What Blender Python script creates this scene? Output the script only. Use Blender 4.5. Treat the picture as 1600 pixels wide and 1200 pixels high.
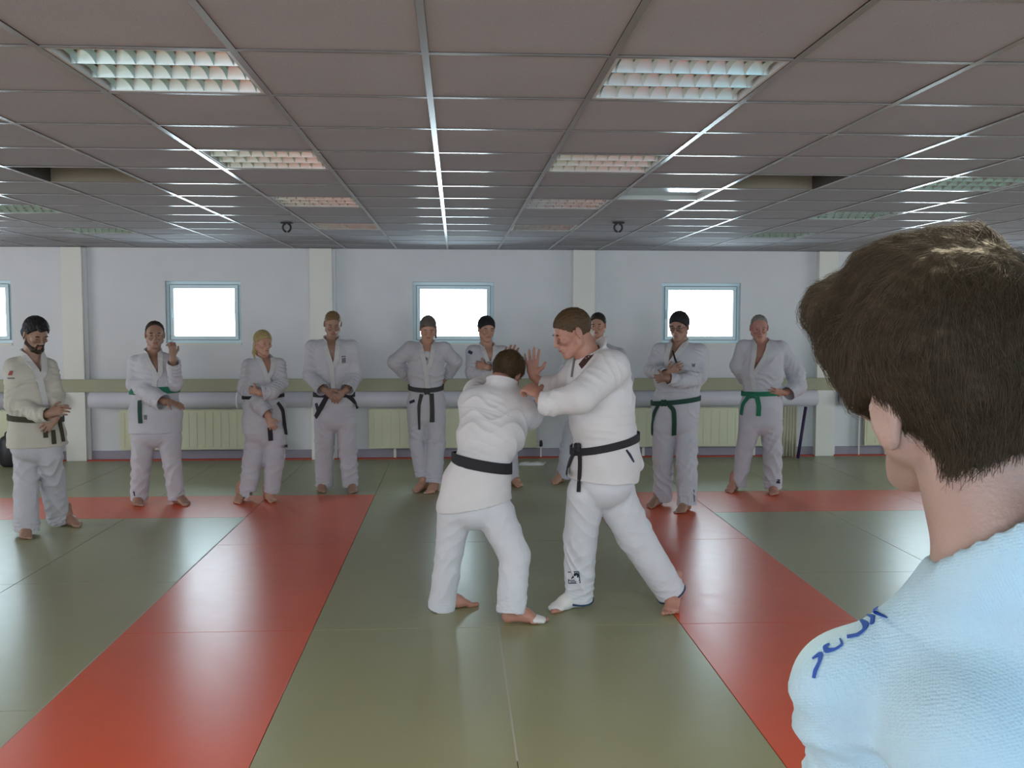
import bpy, math, random
import numpy as np
from mathutils import Vector, Matrix
from mathutils.bvhtree import BVHTree

# ---------------------------------------------------------------- camera, world, light, exposure
SC = bpy.context.scene
COL = SC.collection
for o in list(bpy.data.objects): bpy.data.objects.remove(o)
FOC, CAMH, PITCH, YAW, ROLL, CAMX = 1491.7, 1.66246, 0.06696, 0.05879, 0.00158, -0.22797
YB, WALL, CEIL, GX, GY = 9.0756, 11.489, 2.5036, -0.32291, 3.09646
cp, sp, cy, sy = math.cos(PITCH), math.sin(PITCH), math.cos(YAW), math.sin(YAW)
FW = Vector((sy*cp, cy*cp, -sp)); R0 = Vector((cy, -sy, 0)); U0 = R0.cross(FW)
RT = R0*math.cos(ROLL) + U0*math.sin(ROLL); UP = -R0*math.sin(ROLL) + U0*math.cos(ROLL)
CAM = Vector((CAMX, 0, CAMH))
cd = bpy.data.cameras.new('camera'); cam = bpy.data.objects.new('camera', cd); COL.objects.link(cam)
cam.matrix_world = Matrix(((RT.x, UP.x, -FW.x, CAM.x), (RT.y, UP.y, -FW.y, CAM.y), (RT.z, UP.z, -FW.z, CAM.z), (0, 0, 0, 1)))
cd.sensor_width = 36; cd.lens = FOC*36/1600; cd.clip_start = 0.02; cd.clip_end = 300
SC.camera = cam
SC.view_settings.view_transform = 'Standard'; SC.view_settings.look = 'None'
SC.view_settings.gamma = 1; SC.view_settings.use_curve_mapping = False
SC.view_settings.exposure = 0.32
SC.cycles.max_bounces = 8; SC.cycles.diffuse_bounces = 5; SC.cycles.glossy_bounces = 4
SC.cycles.transparent_max_bounces = 8; SC.cycles.sample_clamp_indirect = 4

SKY = (0.70, 0.90, 1.0); SKY_S = 17.0
wd = bpy.data.worlds.new('sky'); SC.world = wd; wd.use_nodes = True
bg = wd.node_tree.nodes['Background']; bg.inputs[0].default_value = (*SKY, 1); bg.inputs[1].default_value = SKY_S
def area(name, loc, rot, sx, sy_, power, color, portal=False):
    l = bpy.data.lights.new(name, 'AREA'); l.shape = 'RECTANGLE'; l.size = sx; l.size_y = sy_; l.energy = power; l.color = color
    if portal: l.cycles.is_portal = True
    o = bpy.data.objects.new(name, l); o.location = loc; o.rotation_euler = rot; COL.objects.link(o); return o
WINS = [(-6.28, -5.4), (-3.64, -2.76), (-0.74, 0.23), (2.27, 3.24), (5.2, 6.15)]
WZ0, WZ1 = 1.36, 2.115
for a, b in WINS:
    area('window_daylight', ((a+b)/2, WALL+0.30, (WZ0+WZ1)/2), (-math.pi/2, 0, 0), 0.88, 0.74, 1, (1, 1, 1), True)
# the room's other window row, behind the camera, lets the daylight in
YR, XL, XR = -2.4, -8.6, 9.4
BACKW = [(-5.4, -3.8, 90, (0.98, 0.95, 1.0)), (-2.2, -0.6, 60, (0.95, 0.95, 1.0)), (1.4, 3.2, 48, (0.45, 0.80, 1.0)), (4.4, 6.2, 90, (0.75, 0.90, 1.0))]
for a, b, pw, wc in BACKW:
    area('rear_window_daylight', ((a+b)/2, YR-0.02, 1.6), (math.pi/2, 0, 0), b-a, 1.3, pw, wc)
SIDE_FILL = [(XL+0.05, 3.0, -1), (XL+0.05, 7.6, -1), (XR-0.05, 3.0, 1), (XR-0.05, 7.6, 1)]  # added fill lamps on the unseen side walls, to brighten the far end
for x, y, sg in SIDE_FILL: area('side_fill_light', (x, y, 1.55), (0, sg*math.pi/2, 0), 1.1, 3.0, 76 if y > 5 else 40, (0.93, 0.97, 1.0))
# ceiling lights that are switched on above and behind the camera (warm tubes)
for i, j, pw in ((-2, -3, 17), (1, -3, 20), (4, -3, 15), (-5, -3, 15)):
    area('warm_tube_light', (GX+0.6*i+0.3, GY+0.6*j+0.3, CEIL-0.02), (0, 0, 0), 0.5, 0.5, pw*0.8, (1.0, 0.88, 0.64))

# ---------------------------------------------------------------- pixel <-> world helpers
def ray(px, py): return FW + RT*((px-800)/FOC) - UP*((py-600)/FOC)
def W(px, py, Y):
    d = ray(px, py); return CAM + d*((Y-CAM.y)/d.y)
def F(px, py, z=0.0):
    d = ray(px, py); return CAM + d*((z-CAM.z)/d.z)

# ---------------------------------------------------------------- materials
def mat(name, col, rough=0.8, bump=0, bscale=50, metal=0, spec=0.5, var=0, vscale=3, stretch=None, sss=0, sheen=0, coords='Object', speck=None):
    m = bpy.data.materials.new(name); m.use_nodes = True; nt = m.node_tree; b = nt.nodes['Principled BSDF']
    b.inputs['Base Color'].default_value = (*col, 1); b.inputs['Roughness'].default_value = rough
    b.inputs['Metallic'].default_value = metal; b.inputs['Specular IOR Level'].default_value = spec
    if sss: b.inputs['Subsurface Weight'].default_value = sss; b.inputs['Subsurface Radius'].default_value = (0.012, 0.005, 0.003); b.inputs['Subsurface Scale'].default_value = 1
    if sheen: b.inputs['Sheen Weight'].default_value = sheen
    tc = nt.nodes.new('ShaderNodeTexCoord'); mp = nt.nodes.new('ShaderNodeMapping'); nt.links.new(tc.outputs[coords], mp.inputs[0])
    if stretch: mp.inputs['Scale'].default_value = stretch
    last = None
    if var:
        n = nt.nodes.new('ShaderNodeTexNoise'); n.inputs['Scale'].default_value = vscale; n.inputs['Detail'].default_value = 5
        nt.links.new(mp.outputs[0], n.inputs['Vector'])
        r = nt.nodes.new('ShaderNodeMapRange'); r.inputs[1].default_value = 0.3; r.inputs[2].default_value = 0.7
        r.inputs[3].default_value = 1-var; r.inputs[4].default_value = 1+var*0.6; nt.links.new(n.outputs[0], r.inputs[0])
        v = nt.nodes.new('ShaderNodeVectorMath'); v.operation = 'SCALE'; v.inputs[0].default_value = col
        nt.links.new(r.outputs[0], v.inputs['Scale']); nt.links.new(v.outputs[0], b.inputs['Base Color']); last = v.outputs[0]
    if speck:
        n = nt.nodes.new('ShaderNodeTexNoise'); n.inputs['Scale'].default_value = speck[0]; n.inputs['Detail'].default_value = 2
        nt.links.new(mp.outputs[0], n.inputs['Vector'])
        r = nt.nodes.new('ShaderNodeMapRange'); r.inputs[1].default_value = speck[1]; r.inputs[2].default_value = speck[1]+0.05
        nt.links.new(n.outputs[0], r.inputs[0])
        mx = nt.nodes.new('ShaderNodeMix'); mx.data_type = 'RGBA'; nt.links.new(r.outputs[0], mx.inputs['Factor'])
        if last: nt.links.new(last, mx.inputs['A'])
        else: mx.inputs['A'].default_value = (*col, 1)
        mx.inputs['B'].default_value = (*speck[2], 1); nt.links.new(mx.outputs['Result'], b.inputs['Base Color'])
    if bump:
        n = nt.nodes.new('ShaderNodeTexNoise'); n.inputs['Scale'].default_value = bscale; n.inputs['Detail'].default_value = 3
        nt.links.new(mp.outputs[0], n.inputs['Vector'])
        bp = nt.nodes.new('ShaderNodeBump'); bp.inputs['Strength'].default_value = bump; bp.inputs['Distance'].default_value = 0.01
        nt.links.new(n.outputs[0], bp.inputs['Height']); nt.links.new(bp.outputs[0], b.inputs['Normal'])
    return m
def weave_mat(name, col, scale=260, strength=0.35, var=0.05):
    m = mat(name, col, 0.93, var=var, vscale=6, spec=0.15, sheen=0.15); nt = m.node_tree; b = nt.nodes['Principled BSDF']
    tc = nt.nodes.new('ShaderNodeTexCoord'); v = nt.nodes.new('ShaderNodeTexVoronoi'); v.inputs['Scale'].default_value = scale
    v.inputs['Randomness'].default_value = 0.35
    mp = nt.nodes.new('ShaderNodeMapping'); mp.inputs['Rotation'].default_value = (0.3, 0.2, 0.78); nt.links.new(tc.outputs['Object'], mp.inputs[0])
    nt.links.new(mp.outputs[0], v.inputs['Vector'])
    n = nt.nodes.new('ShaderNodeTexNoise'); n.inputs['Scale'].default_value = 22; n.inputs['Detail'].default_value = 3; nt.links.new(tc.outputs['Object'], n.inputs['Vector'])
    b1 = nt.nodes.new('ShaderNodeBump'); b1.inputs['Strength'].default_value = strength; b1.inputs['Distance'].default_value = 0.002; b1.invert = True
    nt.links.new(v.outputs['Distance'], b1.inputs['Height'])
    b2 = nt.nodes.new('ShaderNodeBump'); b2.inputs['Strength'].default_value = 0.35; b2.inputs['Distance'].default_value = 0.01
    nt.links.new(n.outputs[0], b2.inputs['Height']); nt.links.new(b1.outputs[0], b2.inputs['Normal']); nt.links.new(b2.outputs[0], b.inputs['Normal'])
    return m
def mat_foam(name, col):
    # vinyl judo mat: fine straw-like relief, satin gloss, worn patches
    m = mat(name, col, 0.42, var=0.07, vscale=1.3, spec=0.5); nt = m.node_tree; b = nt.nodes['Principled BSDF']
    tc = nt.nodes.new('ShaderNodeTexCoord')
    mp = nt.nodes.new('ShaderNodeMapping'); mp.inputs['Scale'].default_value = (90, 320, 1); nt.links.new(tc.outputs['Object'], mp.inputs[0])
    n = nt.nodes.new('ShaderNodeTexNoise'); n.inputs['Scale'].default_value = 1; n.inputs['Detail'].default_value = 2; nt.links.new(mp.outputs[0], n.inputs['Vector'])
    n2 = nt.nodes.new('ShaderNodeTexNoise'); n2.inputs['Scale'].default_value = 9; n2.inputs['Detail'].default_value = 4; nt.links.new(tc.outputs['Object'], n2.inputs['Vector'])
    b1 = nt.nodes.new('ShaderNodeBump'); b1.inputs['Strength'].default_value = 0.2; b1.inputs['Distance'].default_value = 0.001; nt.links.new(n.outputs[0], b1.inputs['Height'])
    b2 = nt.nodes.new('ShaderNodeBump'); b2.inputs['Strength'].default_value = 0.07; b2.inputs['Distance'].default_value = 0.003; nt.links.new(n2.outputs[0], b2.inputs['Height'])
    nt.links.new(b1.outputs[0], b2.inputs['Normal']); nt.links.new(b2.outputs[0], b.inputs['Normal'])
    r = nt.nodes.new('ShaderNodeMapRange'); r.inputs[3].default_value = 0.27; r.inputs[4].default_value = 0.36; nt.links.new(n2.outputs[0], r.inputs[0]); nt.links.new(r.outputs[0], b.inputs['Roughness'])
    return m
M = {}
M['wall'] = mat('wall_paint', (0.70, 0.72, 0.74), 0.75, 0.12, 60, var=0.03)
M['column'] = mat('column_paint', (0.76, 0.76, 0.70), 0.5, 0.05, 40, var=0.03)
M['rail'] = mat('rail_laminate', (0.36, 0.36, 0.24), 0.5, 0.05, 30, var=0.05)
M['pipe'] = mat('pipe_lagging', (0.62, 0.62, 0.68), 0.55, 0.1, 20, var=0.06)
M['radiator'] = mat('radiator_enamel', (0.64, 0.65, 0.46), 0.4, var=0.03)
M['dark'] = mat('black_plastic', (0.012, 0.012, 0.014), 0.5)
M['base'] = mat('shadow_gap_tone', (0.30, 0.28, 0.34), 0.6)  # grey-violet shade of the gap under the radiators, put into colour
M['redstrip'] = mat('red_edge_strip', (0.45, 0.06, 0.03), 0.5)
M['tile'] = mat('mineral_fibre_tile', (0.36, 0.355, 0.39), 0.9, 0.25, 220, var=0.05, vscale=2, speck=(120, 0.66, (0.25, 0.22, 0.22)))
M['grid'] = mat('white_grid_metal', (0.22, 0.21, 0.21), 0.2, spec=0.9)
M['void'] = mat('dark_ceiling_void', (0.05, 0.045, 0.035), 0.9)
M['board'] = mat('recess_board', (0.24, 0.21, 0.16), 0.9)
M['mirror'] = mat('bright_aluminium_louvre', (0.62, 0.76, 0.80), 0.28, metal=1)
M['housing'] = mat('white_steel_tray', (0.55, 0.56, 0.56), 0.4)
M['tube'] = mat('unlit_fluorescent_tube', (0.75, 0.76, 0.76), 0.25)
M['frame'] = mat('window_upvc', (0.70, 0.88, 0.94), 0.35)
M['seal'] = mat('grey_seal', (0.14, 0.18, 0.2), 0.6)
M['green'] = mat_foam('green_tatami_vinyl', (0.31, 0.32, 0.185))
M['red'] = mat_foam('red_tatami_vinyl', (0.68, 0.10, 0.038))
M['glint'] = mat('seam_glint_paint', (0.42, 0.42, 0.36), 0.8)  # light caught in the mat joints, put into a pale colour
M['sub'] = mat('sub_floor', (0.03, 0.03, 0.025), 0.9)
M['plain'] = mat('rear_wall_paint', (0.60, 0.60, 0.62), 0.8, var=0.03)
M['paper'] = mat('white_paper', (0.75, 0.76, 0.74), 0.7)
gl = bpy.data.materials.new('window_glass'); gl.use_nodes = True; nt = gl.node_tree
for n in list(nt.nodes):
    if n.type != 'OUTPUT_MATERIAL': nt.nodes.remove(n)
tr = nt.nodes.new('ShaderNodeBsdfTransparent'); gs = nt.nodes.new('ShaderNodeBsdfGlossy'); gs.inputs['Roughness'].default_value = 0.03
fr = nt.nodes.new('ShaderNodeFresnel'); mx = nt.nodes.new('ShaderNodeMixShader')
nt.links.new(fr.outputs[0], mx.inputs[0]); nt.links.new(tr.outputs[0], mx.inputs[1]); nt.links.new(gs.outputs[0], mx.inputs[2])
nt.links.new(mx.outputs[0], [n for n in nt.nodes if n.type == 'OUTPUT_MATERIAL'][0].inputs[0]); M['glass'] = gl

# ---------------------------------------------------------------- mesh helpers
def link(name, me, m=None, parent=None, smooth=False, loc=None):
    o = bpy.data.objects.new(name, me); COL.objects.link(o)
    if m is not None:
        for mm in (m if isinstance(m, (list, tuple)) else [m]): me.materials.append(mm)
    if parent is not None: o.parent = parent
    if loc is not None: o.location = loc
    if smooth: me.polygons.foreach_set('use_smooth', [True]*len(me.polygons))
    return o
class MB:
    def __init__(s): s.v = []; s.f = []
    def box(s, x0, x1, y0, y1, z0, z1, bev=0):
        n = len(s.v)
        if bev:
            b = bev
            for z, i in ((z0, b), (z0+b, 0), (z1-b, 0), (z1, b)):
                s.v += [(x0+i, y0+i, z), (x1-i, y0+i, z), (x1-i, y1-i, z), (x0+i, y1-i, z)]
            s.f.append((n+3, n+2, n+1, n)); s.f.append((n+12, n+13, n+14, n+15))
            for k in range(3):
                for j in range(4):
                    a = n+4*k+j; c = n+4*k+(j+1) % 4; s.f.append((a, c, c+4, a+4))
            return s
        s.v += [(x, y, z) for z in (z0, z1) for x, y in ((x0, y0), (x1, y0), (x1, y1), (x0, y1))]
        s.f += [(n+3, n+2, n+1, n), (n+4, n+5, n+6, n+7)] + [(n+j, n+(j+1) % 4, n+4+(j+1) % 4, n+4+j) for j in range(4)]
        return s
    def tube(s, pts, r, n=12, cap=True, flat=1):
        pts = [Vector(p) for p in pts]; rr = r if isinstance(r, (list, tuple)) else [r]*len(pts); base = len(s.v)
        up = Vector((0, 0, 1)); t0 = (pts[1]-pts[0]).normalized()
        if abs(t0.z) > 0.9: up = Vector((1, 0, 0))
        for i, p in enumerate(pts):
            t = (pts[min(i+1, len(pts)-1)]-pts[max(i-1, 0)]).normalized()
            a = t.cross(up).normalized(); b = a.cross(t)
            for k in range(n):
                th = 2*math.pi*k/n; s.v.append(tuple(p+a*(rr[i]*math.cos(th))+b*(rr[i]*flat*math.sin(th))))
        for i in range(len(pts)-1):
            for k in range(n):
                a = base+i*n+k; b = base+i*n+(k+1) % n; s.f.append((a, b, b+n, a+n))
        if cap:
            s.f.append(tuple(base+n-1-k for k in range(n))); s.f.append(tuple(base+(len(pts)-1)*n+k for k in range(n)))
        return s
    def mesh(s, name):
        me = bpy.data.meshes.new(name); me.from_pydata(s.v, [], s.f); me.update(); return me
    def build(s, name, m, parent=None, smooth=False, loc=None): return link(name, s.mesh(name), m, parent, smooth, loc)
def struct(o): o['kind'] = 'structure'; return o
def tag(o, label, cat, group=None):
    o['label'] = label; o['category'] = cat
    if group: o['group'] = group
    return o
def empty(name, loc, label, cat, group=None):
    o = bpy.data.objects.new(name, None); o.location = loc; o.empty_display_size = 0.1; COL.objects.link(o); return tag(o, label, cat, group)
def attach(o, p):
    o.parent = p; o.matrix_parent_inverse = p.matrix_basis.inverted() if p.type == 'EMPTY' else Matrix()
    return o

# ---------------------------------------------------------------- the room
floor = struct(MB().box(XL, XR, YR, WALL, -0.12, -0.045).build('floor', M['sub']))
H = 0.045
def mat_mesh(w, l, key):
    me = MB().box(0.0015, w-0.0015, 0.0015, l-0.0015, -H+0.001, 0, 0.0015).mesh('mat_'+key); me.materials.append(M[key]); return me
MM = {(w, l, k): mat_mesh(w, l, k) for w, l in ((1, 2), (2, 1), (1, 1)) for k in ('green', 'red')}
def lay(x, y, w, l, k):
    o = bpy.data.objects.new('mat', MM[(w, l, k)]); o.parent = floor; o.location = (x, y, 0); COL.objects.link(o)
for xi in range(-8, 9):
    red = xi in (-2, 1)
    y = YB - 2 if (red or xi in (-1, 0)) else YB - 3
    while y > -3.3:
        lay(xi, max(y, -3.1), 1, 2, 'red' if red else 'green') if y > -3.1 else None
        y -= 2
for x in (-8, -6, -4): lay(x, YB-1, 2, 1, 'red')
for x in (2, 4, 6): lay(x, YB-1, 2, 1, 'red')
for xi in range(-8, 9): lay(xi, YB, 1, 2, 'green')
for x in range(-8, 8, 2):
    o = MB().box(0.0015, 1.9985, 0.0015, WALL-YB-2-0.09, -H+0.001, 0, 0.003).build('mat', M['green'], floor, loc=(x, YB+2, 0))
MB().box(XL, XR, WALL-0.085, WALL-0.01, -H+0.001, 0.012, 0.003).build('edge_strip', M['redstrip'], floor)['label'] = 'narrow red strip along the foot of the window wall'
for x, y0, y1 in ((0, 3.5, YB), (-2, 2.5, YB-1), (2, 3.5, YB-1)):
    MB().box(x-0.0045, x+0.0045, y0, y1, -H+0.002, 0.0008).build('seam_glint', M['glint'], floor)['label'] = 'pale line painted for light caught in the joint between mats'  # pale strips painted where the mat gaps reflect bright light

wf = MB()
xs = [XL] + [v for w in WINS for v in w] + [XR]
T = 0.26
for i in range(len(WINS)+1): wf.box(xs[2*i], xs[2*i+1], WALL, WALL+T, -0.12, CEIL+0.3)
for a, b in WINS: wf.box(a, b, WALL, WALL+T, -0.12, WZ0); wf.box(a, b, WALL, WALL+T, WZ1, CEIL+0.3)
wall_far = struct(wf.build('wall_far', M['wall']))
struct(MB().box(XL-0.2, XL, YR-0.2, WALL+T, -0.12, CEIL+0.3).build('wall_left', M['plain']))
struct(MB().box(XR, XR+0.2, YR-0.2, WALL+T, -0.12, CEIL+0.3).build('wall_right', M['plain']))
struct(MB().box(XL, XR, YR-0.3, YR-0.1, -0.12, CEIL+0.3).build('wall_rear', M['plain']))

def plain_frame(n, p, q, axis, c0, z0, z1):
    m = MB(); t = 0.05
    for u0, u1, v0, v1 in ((p-t, q+t, z0-t, z0), (p-t, q+t, z1, z1+t), (p-t, p, z0, z1), (q, q+t, z0, z1), ((p+q)/2-0.025, (p+q)/2+0.025, z0, z1)):
        m.box(*((u0, u1, c0, c0+0.06) if axis == 'y' else (c0, c0+0.06, u0, u1)), v0, v1, 0.004)
    struct(m.build('window_%d' % n, M['frame']))
for k_, (a, b, _, _) in enumerate(BACKW): plain_frame(10+k_, a, b, 'y', YR-0.095, 0.95, 2.25)
for k_, (x, y, sg) in enumerate(SIDE_FILL): plain_frame(20+k_, y-1.5, y+1.5, 'x', x-0.045 if sg < 0 else x-0.015, 1.0, 2.1)  # frames added round the side fill lamps, no windows known there
for i, (a, b) in enumerate(WINS):
    w = empty('window_%d' % (i+1), ((a+b)/2, WALL+0.1, WZ0), '', ''); del w['label']; del w['category']; w['kind'] = 'structure'
    def fr(x0, x1, z0, z1, t, y0, y1):
        return MB().box(x0, x1, y0, y1, z0, z0+t, 0.004).box(x0, x1, y0, y1, z1-t, z1, 0.004).box(x0, x0+t, y0, y1, z0+t, z1-t, 0.004).box(x1-t, x1, y0, y1, z0+t, z1-t, 0.004)
    attach(fr(a, b, WZ0+0.02, WZ1, 0.045, WALL+0.06, WALL+0.13).build('window_frame', M['frame']), w)
    sash = attach(fr(a+0.042, b-0.042, WZ0+0.062, WZ1-0.042, 0.045, WALL+0.04, WALL+0.11).build('window_sash', M['frame']), w)
    MB().box(a+0.06, a+0.075, WALL+0.012, WALL+0.04, (WZ0+WZ1)/2-0.06, (WZ0+WZ1)/2+0.05, 0.003).build('window_handle', M['frame'], sash)
    attach(fr(a+0.038, b-0.038, WZ0+0.058, WZ1-0.038, 0.006, WALL+0.036, WALL+0.045).build('gasket', M['seal']), w)
    attach(MB().box(a+0.085, b-0.085, WALL+0.078, WALL+0.084, WZ0+0.105, WZ1-0.085).build('glass_pane', M['glass']), w)
    attach(MB().box(a-0.0, b+0.0, WALL-0.02, WALL+0.07, WZ0, WZ0+0.022, 0.004).build('window_sill', M['column']), w)

for i, x in enumerate((-4.67, -1.81, 1.305, 4.285)):
    w_ = 0.115 if i in (0, 3) else 0.13
    c = struct(MB().box(x-w_, x+w_, WALL-0.10, WALL+0.01, 0.0, CEIL-0.005, 0.006).build('trim_%d' % (i+1), M['column']))
    MB().box(x+w_-0.001, x+w_+0.035, WALL-0.045, WALL+0.01, 0.0, CEIL-0.006, 0.004).build('column_casing', M['base' if False else 'wall'], c)
rail = struct(MB().box(XL, XR, WALL-0.125, WALL-0.10, 0.815, 0.965, 0.006).build('trim_5', M['rail']))
# horizontal lagged pipe between the columns
cols = [XL, -4.67, -1.81, 1.305, 4.285, XR]
k = 0
for i in range(5):
    x0 = cols[i] + (0.155 if i else 0.0); x1 = cols[i+1]-0.125
    x0 += 0.03 if i else 0
    o = MB().tube([(x0, WALL-0.115, 0.72), (x1, WALL-0.115, 0.72)], 0.095, 20).build('pipe_section', M['pipe'], None, True)
    tag(o, ['pale lagged pipe run at the far left, left of the leftmost column', 'pale lagged pipe run between the leftmost and the second column', 'pale lagged pipe run behind the ponytailed student, middle bay', 'pale lagged pipe run in the bay of the green-belted students on the right', 'pale lagged pipe run right of the rightmost column'][i], 'pipe', 'lagged pipe runs under the wall rail')
    n = 3 if i in (1, 2, 3) else 4
    for j in range(1, n):
        xx = x0+(x1-x0)*j/n
        MB().tube([(xx-0.012, WALL-0.115, 0.72), (xx+0.012, WALL-0.115, 0.72)], 0.1, 20).build('pipe_band', M['wall'], o, True)
# radiators
RL = ['pale yellow-green radiator at the left edge behind the dark bag', 'pale yellow-green radiator behind the student with raised hand and the blonde student', 'pale yellow-green radiator behind the ponytailed student, middle bay', 'pale yellow-green radiator behind the two green-belted students on the right', 'pale yellow-green radiator at the right, beside the foreground student\'s ear']
for i, (x0, x1) in enumerate(((-7.2, -4.95), (-4.16, -2.32), (-1.26, 0.74), (1.75, 3.72), (4.78, 6.9))):
    r = empty('radiator', ((x0+x1)/2, WALL-0.08, 0.0), RL[i], 'radiator', 'panel radiators under the windows')
    z0, z1 = 0.13, 0.60; y = WALL-0.115
    attach(MB().box(x0, x1, y, y+0.018, z0, z1, 0.006).build('front_panel', M['radiator']), r)
    fl = MB()
    nx = 20
    for j in range(nx): 
        xx = x0+0.04+(x1-x0-0.08)*j/(nx-1); fl.box(xx-0.016, xx+0.016, y-0.004, y, z0+0.03, z1-0.03, 0.0035)
    o = attach(fl.build('panel_rib', M['radiator']), r); o['kind'] = 'stuff'
    attach(MB().box(x0+0.01, x1-0.01, y+0.055, y+0.07, z0, z1-0.01, 0.004).build('rear_panel', M['radiator']), r)
    g = MB()
    n = int((x1-x0)/0.035)
    for j in range(n): g.box(x0+0.02+j*0.035, x0+0.038+j*0.035, y+0.012, y+0.06, z1-0.008, z1+0.004)
    g.box(x0+0.005, x1-0.005, y+0.008, y+0.014, z1-0.02, z1+0.006).box(x0+0.005, x1-0.005, y+0.055, y+0.061, z1-0.02, z1+0.006)
    o = attach(g.build('top_grille', M['radiator']), r); o['kind'] = 'stuff'
    vx = x1+0.055 if i < 4 else x0-0.055; vz = z0+0.04 if i < 4 else z1-0.02
    attach(MB().tube([(vx, y+0.03, vz-0.03), (vx, y+0.03, vz), (vx, y+0.03, vz+0.045)], [0.018, 0.022, 0.014], 12).build('valve', M['dark' if i < 4 else 'column']), r)
    attach(MB().tube([(vx, y+0.04, 0.0), (vx, y+0.04, vz)], 0.009, 8).build('riser_pipe', M['column']), r)
    attach(MB().tube([(vx, y+0.03, vz), (x1 if i < 4 else x0, y+0.03, vz)], 0.01, 8).build('valve_tail', M['column']), r)
    for xx in (x0+0.3, x1-0.3): attach(MB().box(xx-0.015, xx+0.015, y+0.06, WALL-0.022, 0.0, z1-0.05, 0.003).build('bracket', M['column']), r)
struct(MB().box(XL, XR, WALL-0.02, WALL-0.001, 0, 0.11, 0.004).build('shadow_gap_strip', M['base']))  # strip standing in for the shadow gap below the radiators

# ---------------------------------------------------------------- suspended ceiling
NI0, NI1 = -13, 15; NJ0, NJ1 = -4, 14
LIGHTS = [(-2, 0), (1, 0), (-2, 3), (1, 3), (-2, 6), (1, 6), (-2, 9), (1, 9), (5, 4), (5, 7), (5, 10), (-6, 7), (-6, 10), (-6, 4), (-2, -3), (1, -3), (5, 1)]
OPEN = {(-4, 4): 'open', (3, 4): 'open', (2, 5): 'pane'}
def gx(i): return GX+0.6*i
def gy(j): return GY+0.6*j
ceil = struct(MB().box(XL, XR, YR, WALL, CEIL+0.24, CEIL+0.3).build('ceiling', M['void']))
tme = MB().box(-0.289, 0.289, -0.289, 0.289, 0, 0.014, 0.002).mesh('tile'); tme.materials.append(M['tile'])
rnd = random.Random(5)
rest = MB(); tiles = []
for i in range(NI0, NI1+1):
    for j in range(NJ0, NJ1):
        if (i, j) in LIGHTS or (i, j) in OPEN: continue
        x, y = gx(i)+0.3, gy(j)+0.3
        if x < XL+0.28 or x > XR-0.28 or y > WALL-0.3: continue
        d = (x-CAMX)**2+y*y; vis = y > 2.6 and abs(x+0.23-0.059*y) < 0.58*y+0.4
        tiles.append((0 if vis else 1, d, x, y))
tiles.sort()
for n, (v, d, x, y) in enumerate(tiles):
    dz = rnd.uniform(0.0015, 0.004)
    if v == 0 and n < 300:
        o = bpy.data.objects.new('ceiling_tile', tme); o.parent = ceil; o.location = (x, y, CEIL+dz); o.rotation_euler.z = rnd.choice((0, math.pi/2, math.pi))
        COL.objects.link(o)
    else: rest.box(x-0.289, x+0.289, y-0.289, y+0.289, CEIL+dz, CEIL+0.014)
jl = gy(13)+0.0
for i in range(NI0, NI1+1):   # cut tiles along the far wall
    x = gx(i)+0.3
    if XL+0.28 < x < XR-0.28 and gy(14) > WALL: pass
lastj = int((WALL-GY)/0.6)
for i in range(NI0, NI1+1):
    x = gx(i)+0.3
    if XL+0.28 < x < XR-0.28: rest.box(x-0.289, x+0.289, gy(lastj)+0.011, WALL-0.004, CEIL+0.003, CEIL+0.014)
rest.box(XL, gx(NI0+1)-0.01 if gx(NI0) < XL else gx(NI0)-0.01, YR, WALL, CEIL+0.003, CEIL+0.014)
o = rest.build('ceiling_tile_field', M['tile'], ceil); o['kind'] = 'stuff'
def tbar(x0, x1, y0, y1, name):
    m = MB().box(x0, x1, y0, y1, CEIL-0.0015, CEIL+0.0008)
    if x1-x0 < y1-y0: c = (x0+x1)/2; m.box(c-0.002, c+0.002, y0, y1, CEIL+0.0008, CEIL+0.03)
    else: c = (y0+y1)/2; m.box(x0, x1, c-0.002, c+0.002, CEIL+0.0008, CEIL+0.03)
    return m.build(name, M['grid'], ceil)
for i in range(NI0, NI1+2):
    x = gx(i)
    if XL < x < XR: tbar(x-0.012, x+0.012, YR, WALL, 'main_runner')
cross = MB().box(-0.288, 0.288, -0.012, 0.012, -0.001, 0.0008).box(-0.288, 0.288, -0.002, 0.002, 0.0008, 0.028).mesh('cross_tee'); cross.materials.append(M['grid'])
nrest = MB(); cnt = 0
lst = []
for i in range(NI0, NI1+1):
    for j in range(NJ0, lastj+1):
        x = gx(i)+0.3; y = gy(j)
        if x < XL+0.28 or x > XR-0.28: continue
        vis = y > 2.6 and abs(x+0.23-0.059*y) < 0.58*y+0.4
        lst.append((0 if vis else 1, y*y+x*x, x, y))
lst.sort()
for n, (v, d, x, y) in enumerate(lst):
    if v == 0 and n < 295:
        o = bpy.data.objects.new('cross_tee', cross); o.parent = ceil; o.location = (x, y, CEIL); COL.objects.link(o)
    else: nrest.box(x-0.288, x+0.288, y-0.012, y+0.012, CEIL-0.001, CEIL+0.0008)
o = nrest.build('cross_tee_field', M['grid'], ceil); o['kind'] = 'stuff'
struct(MB().box(XL, XR, WALL-0.024, WALL, CEIL-0.004, CEIL+0.001).build('trim_6', M['grid']))

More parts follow.
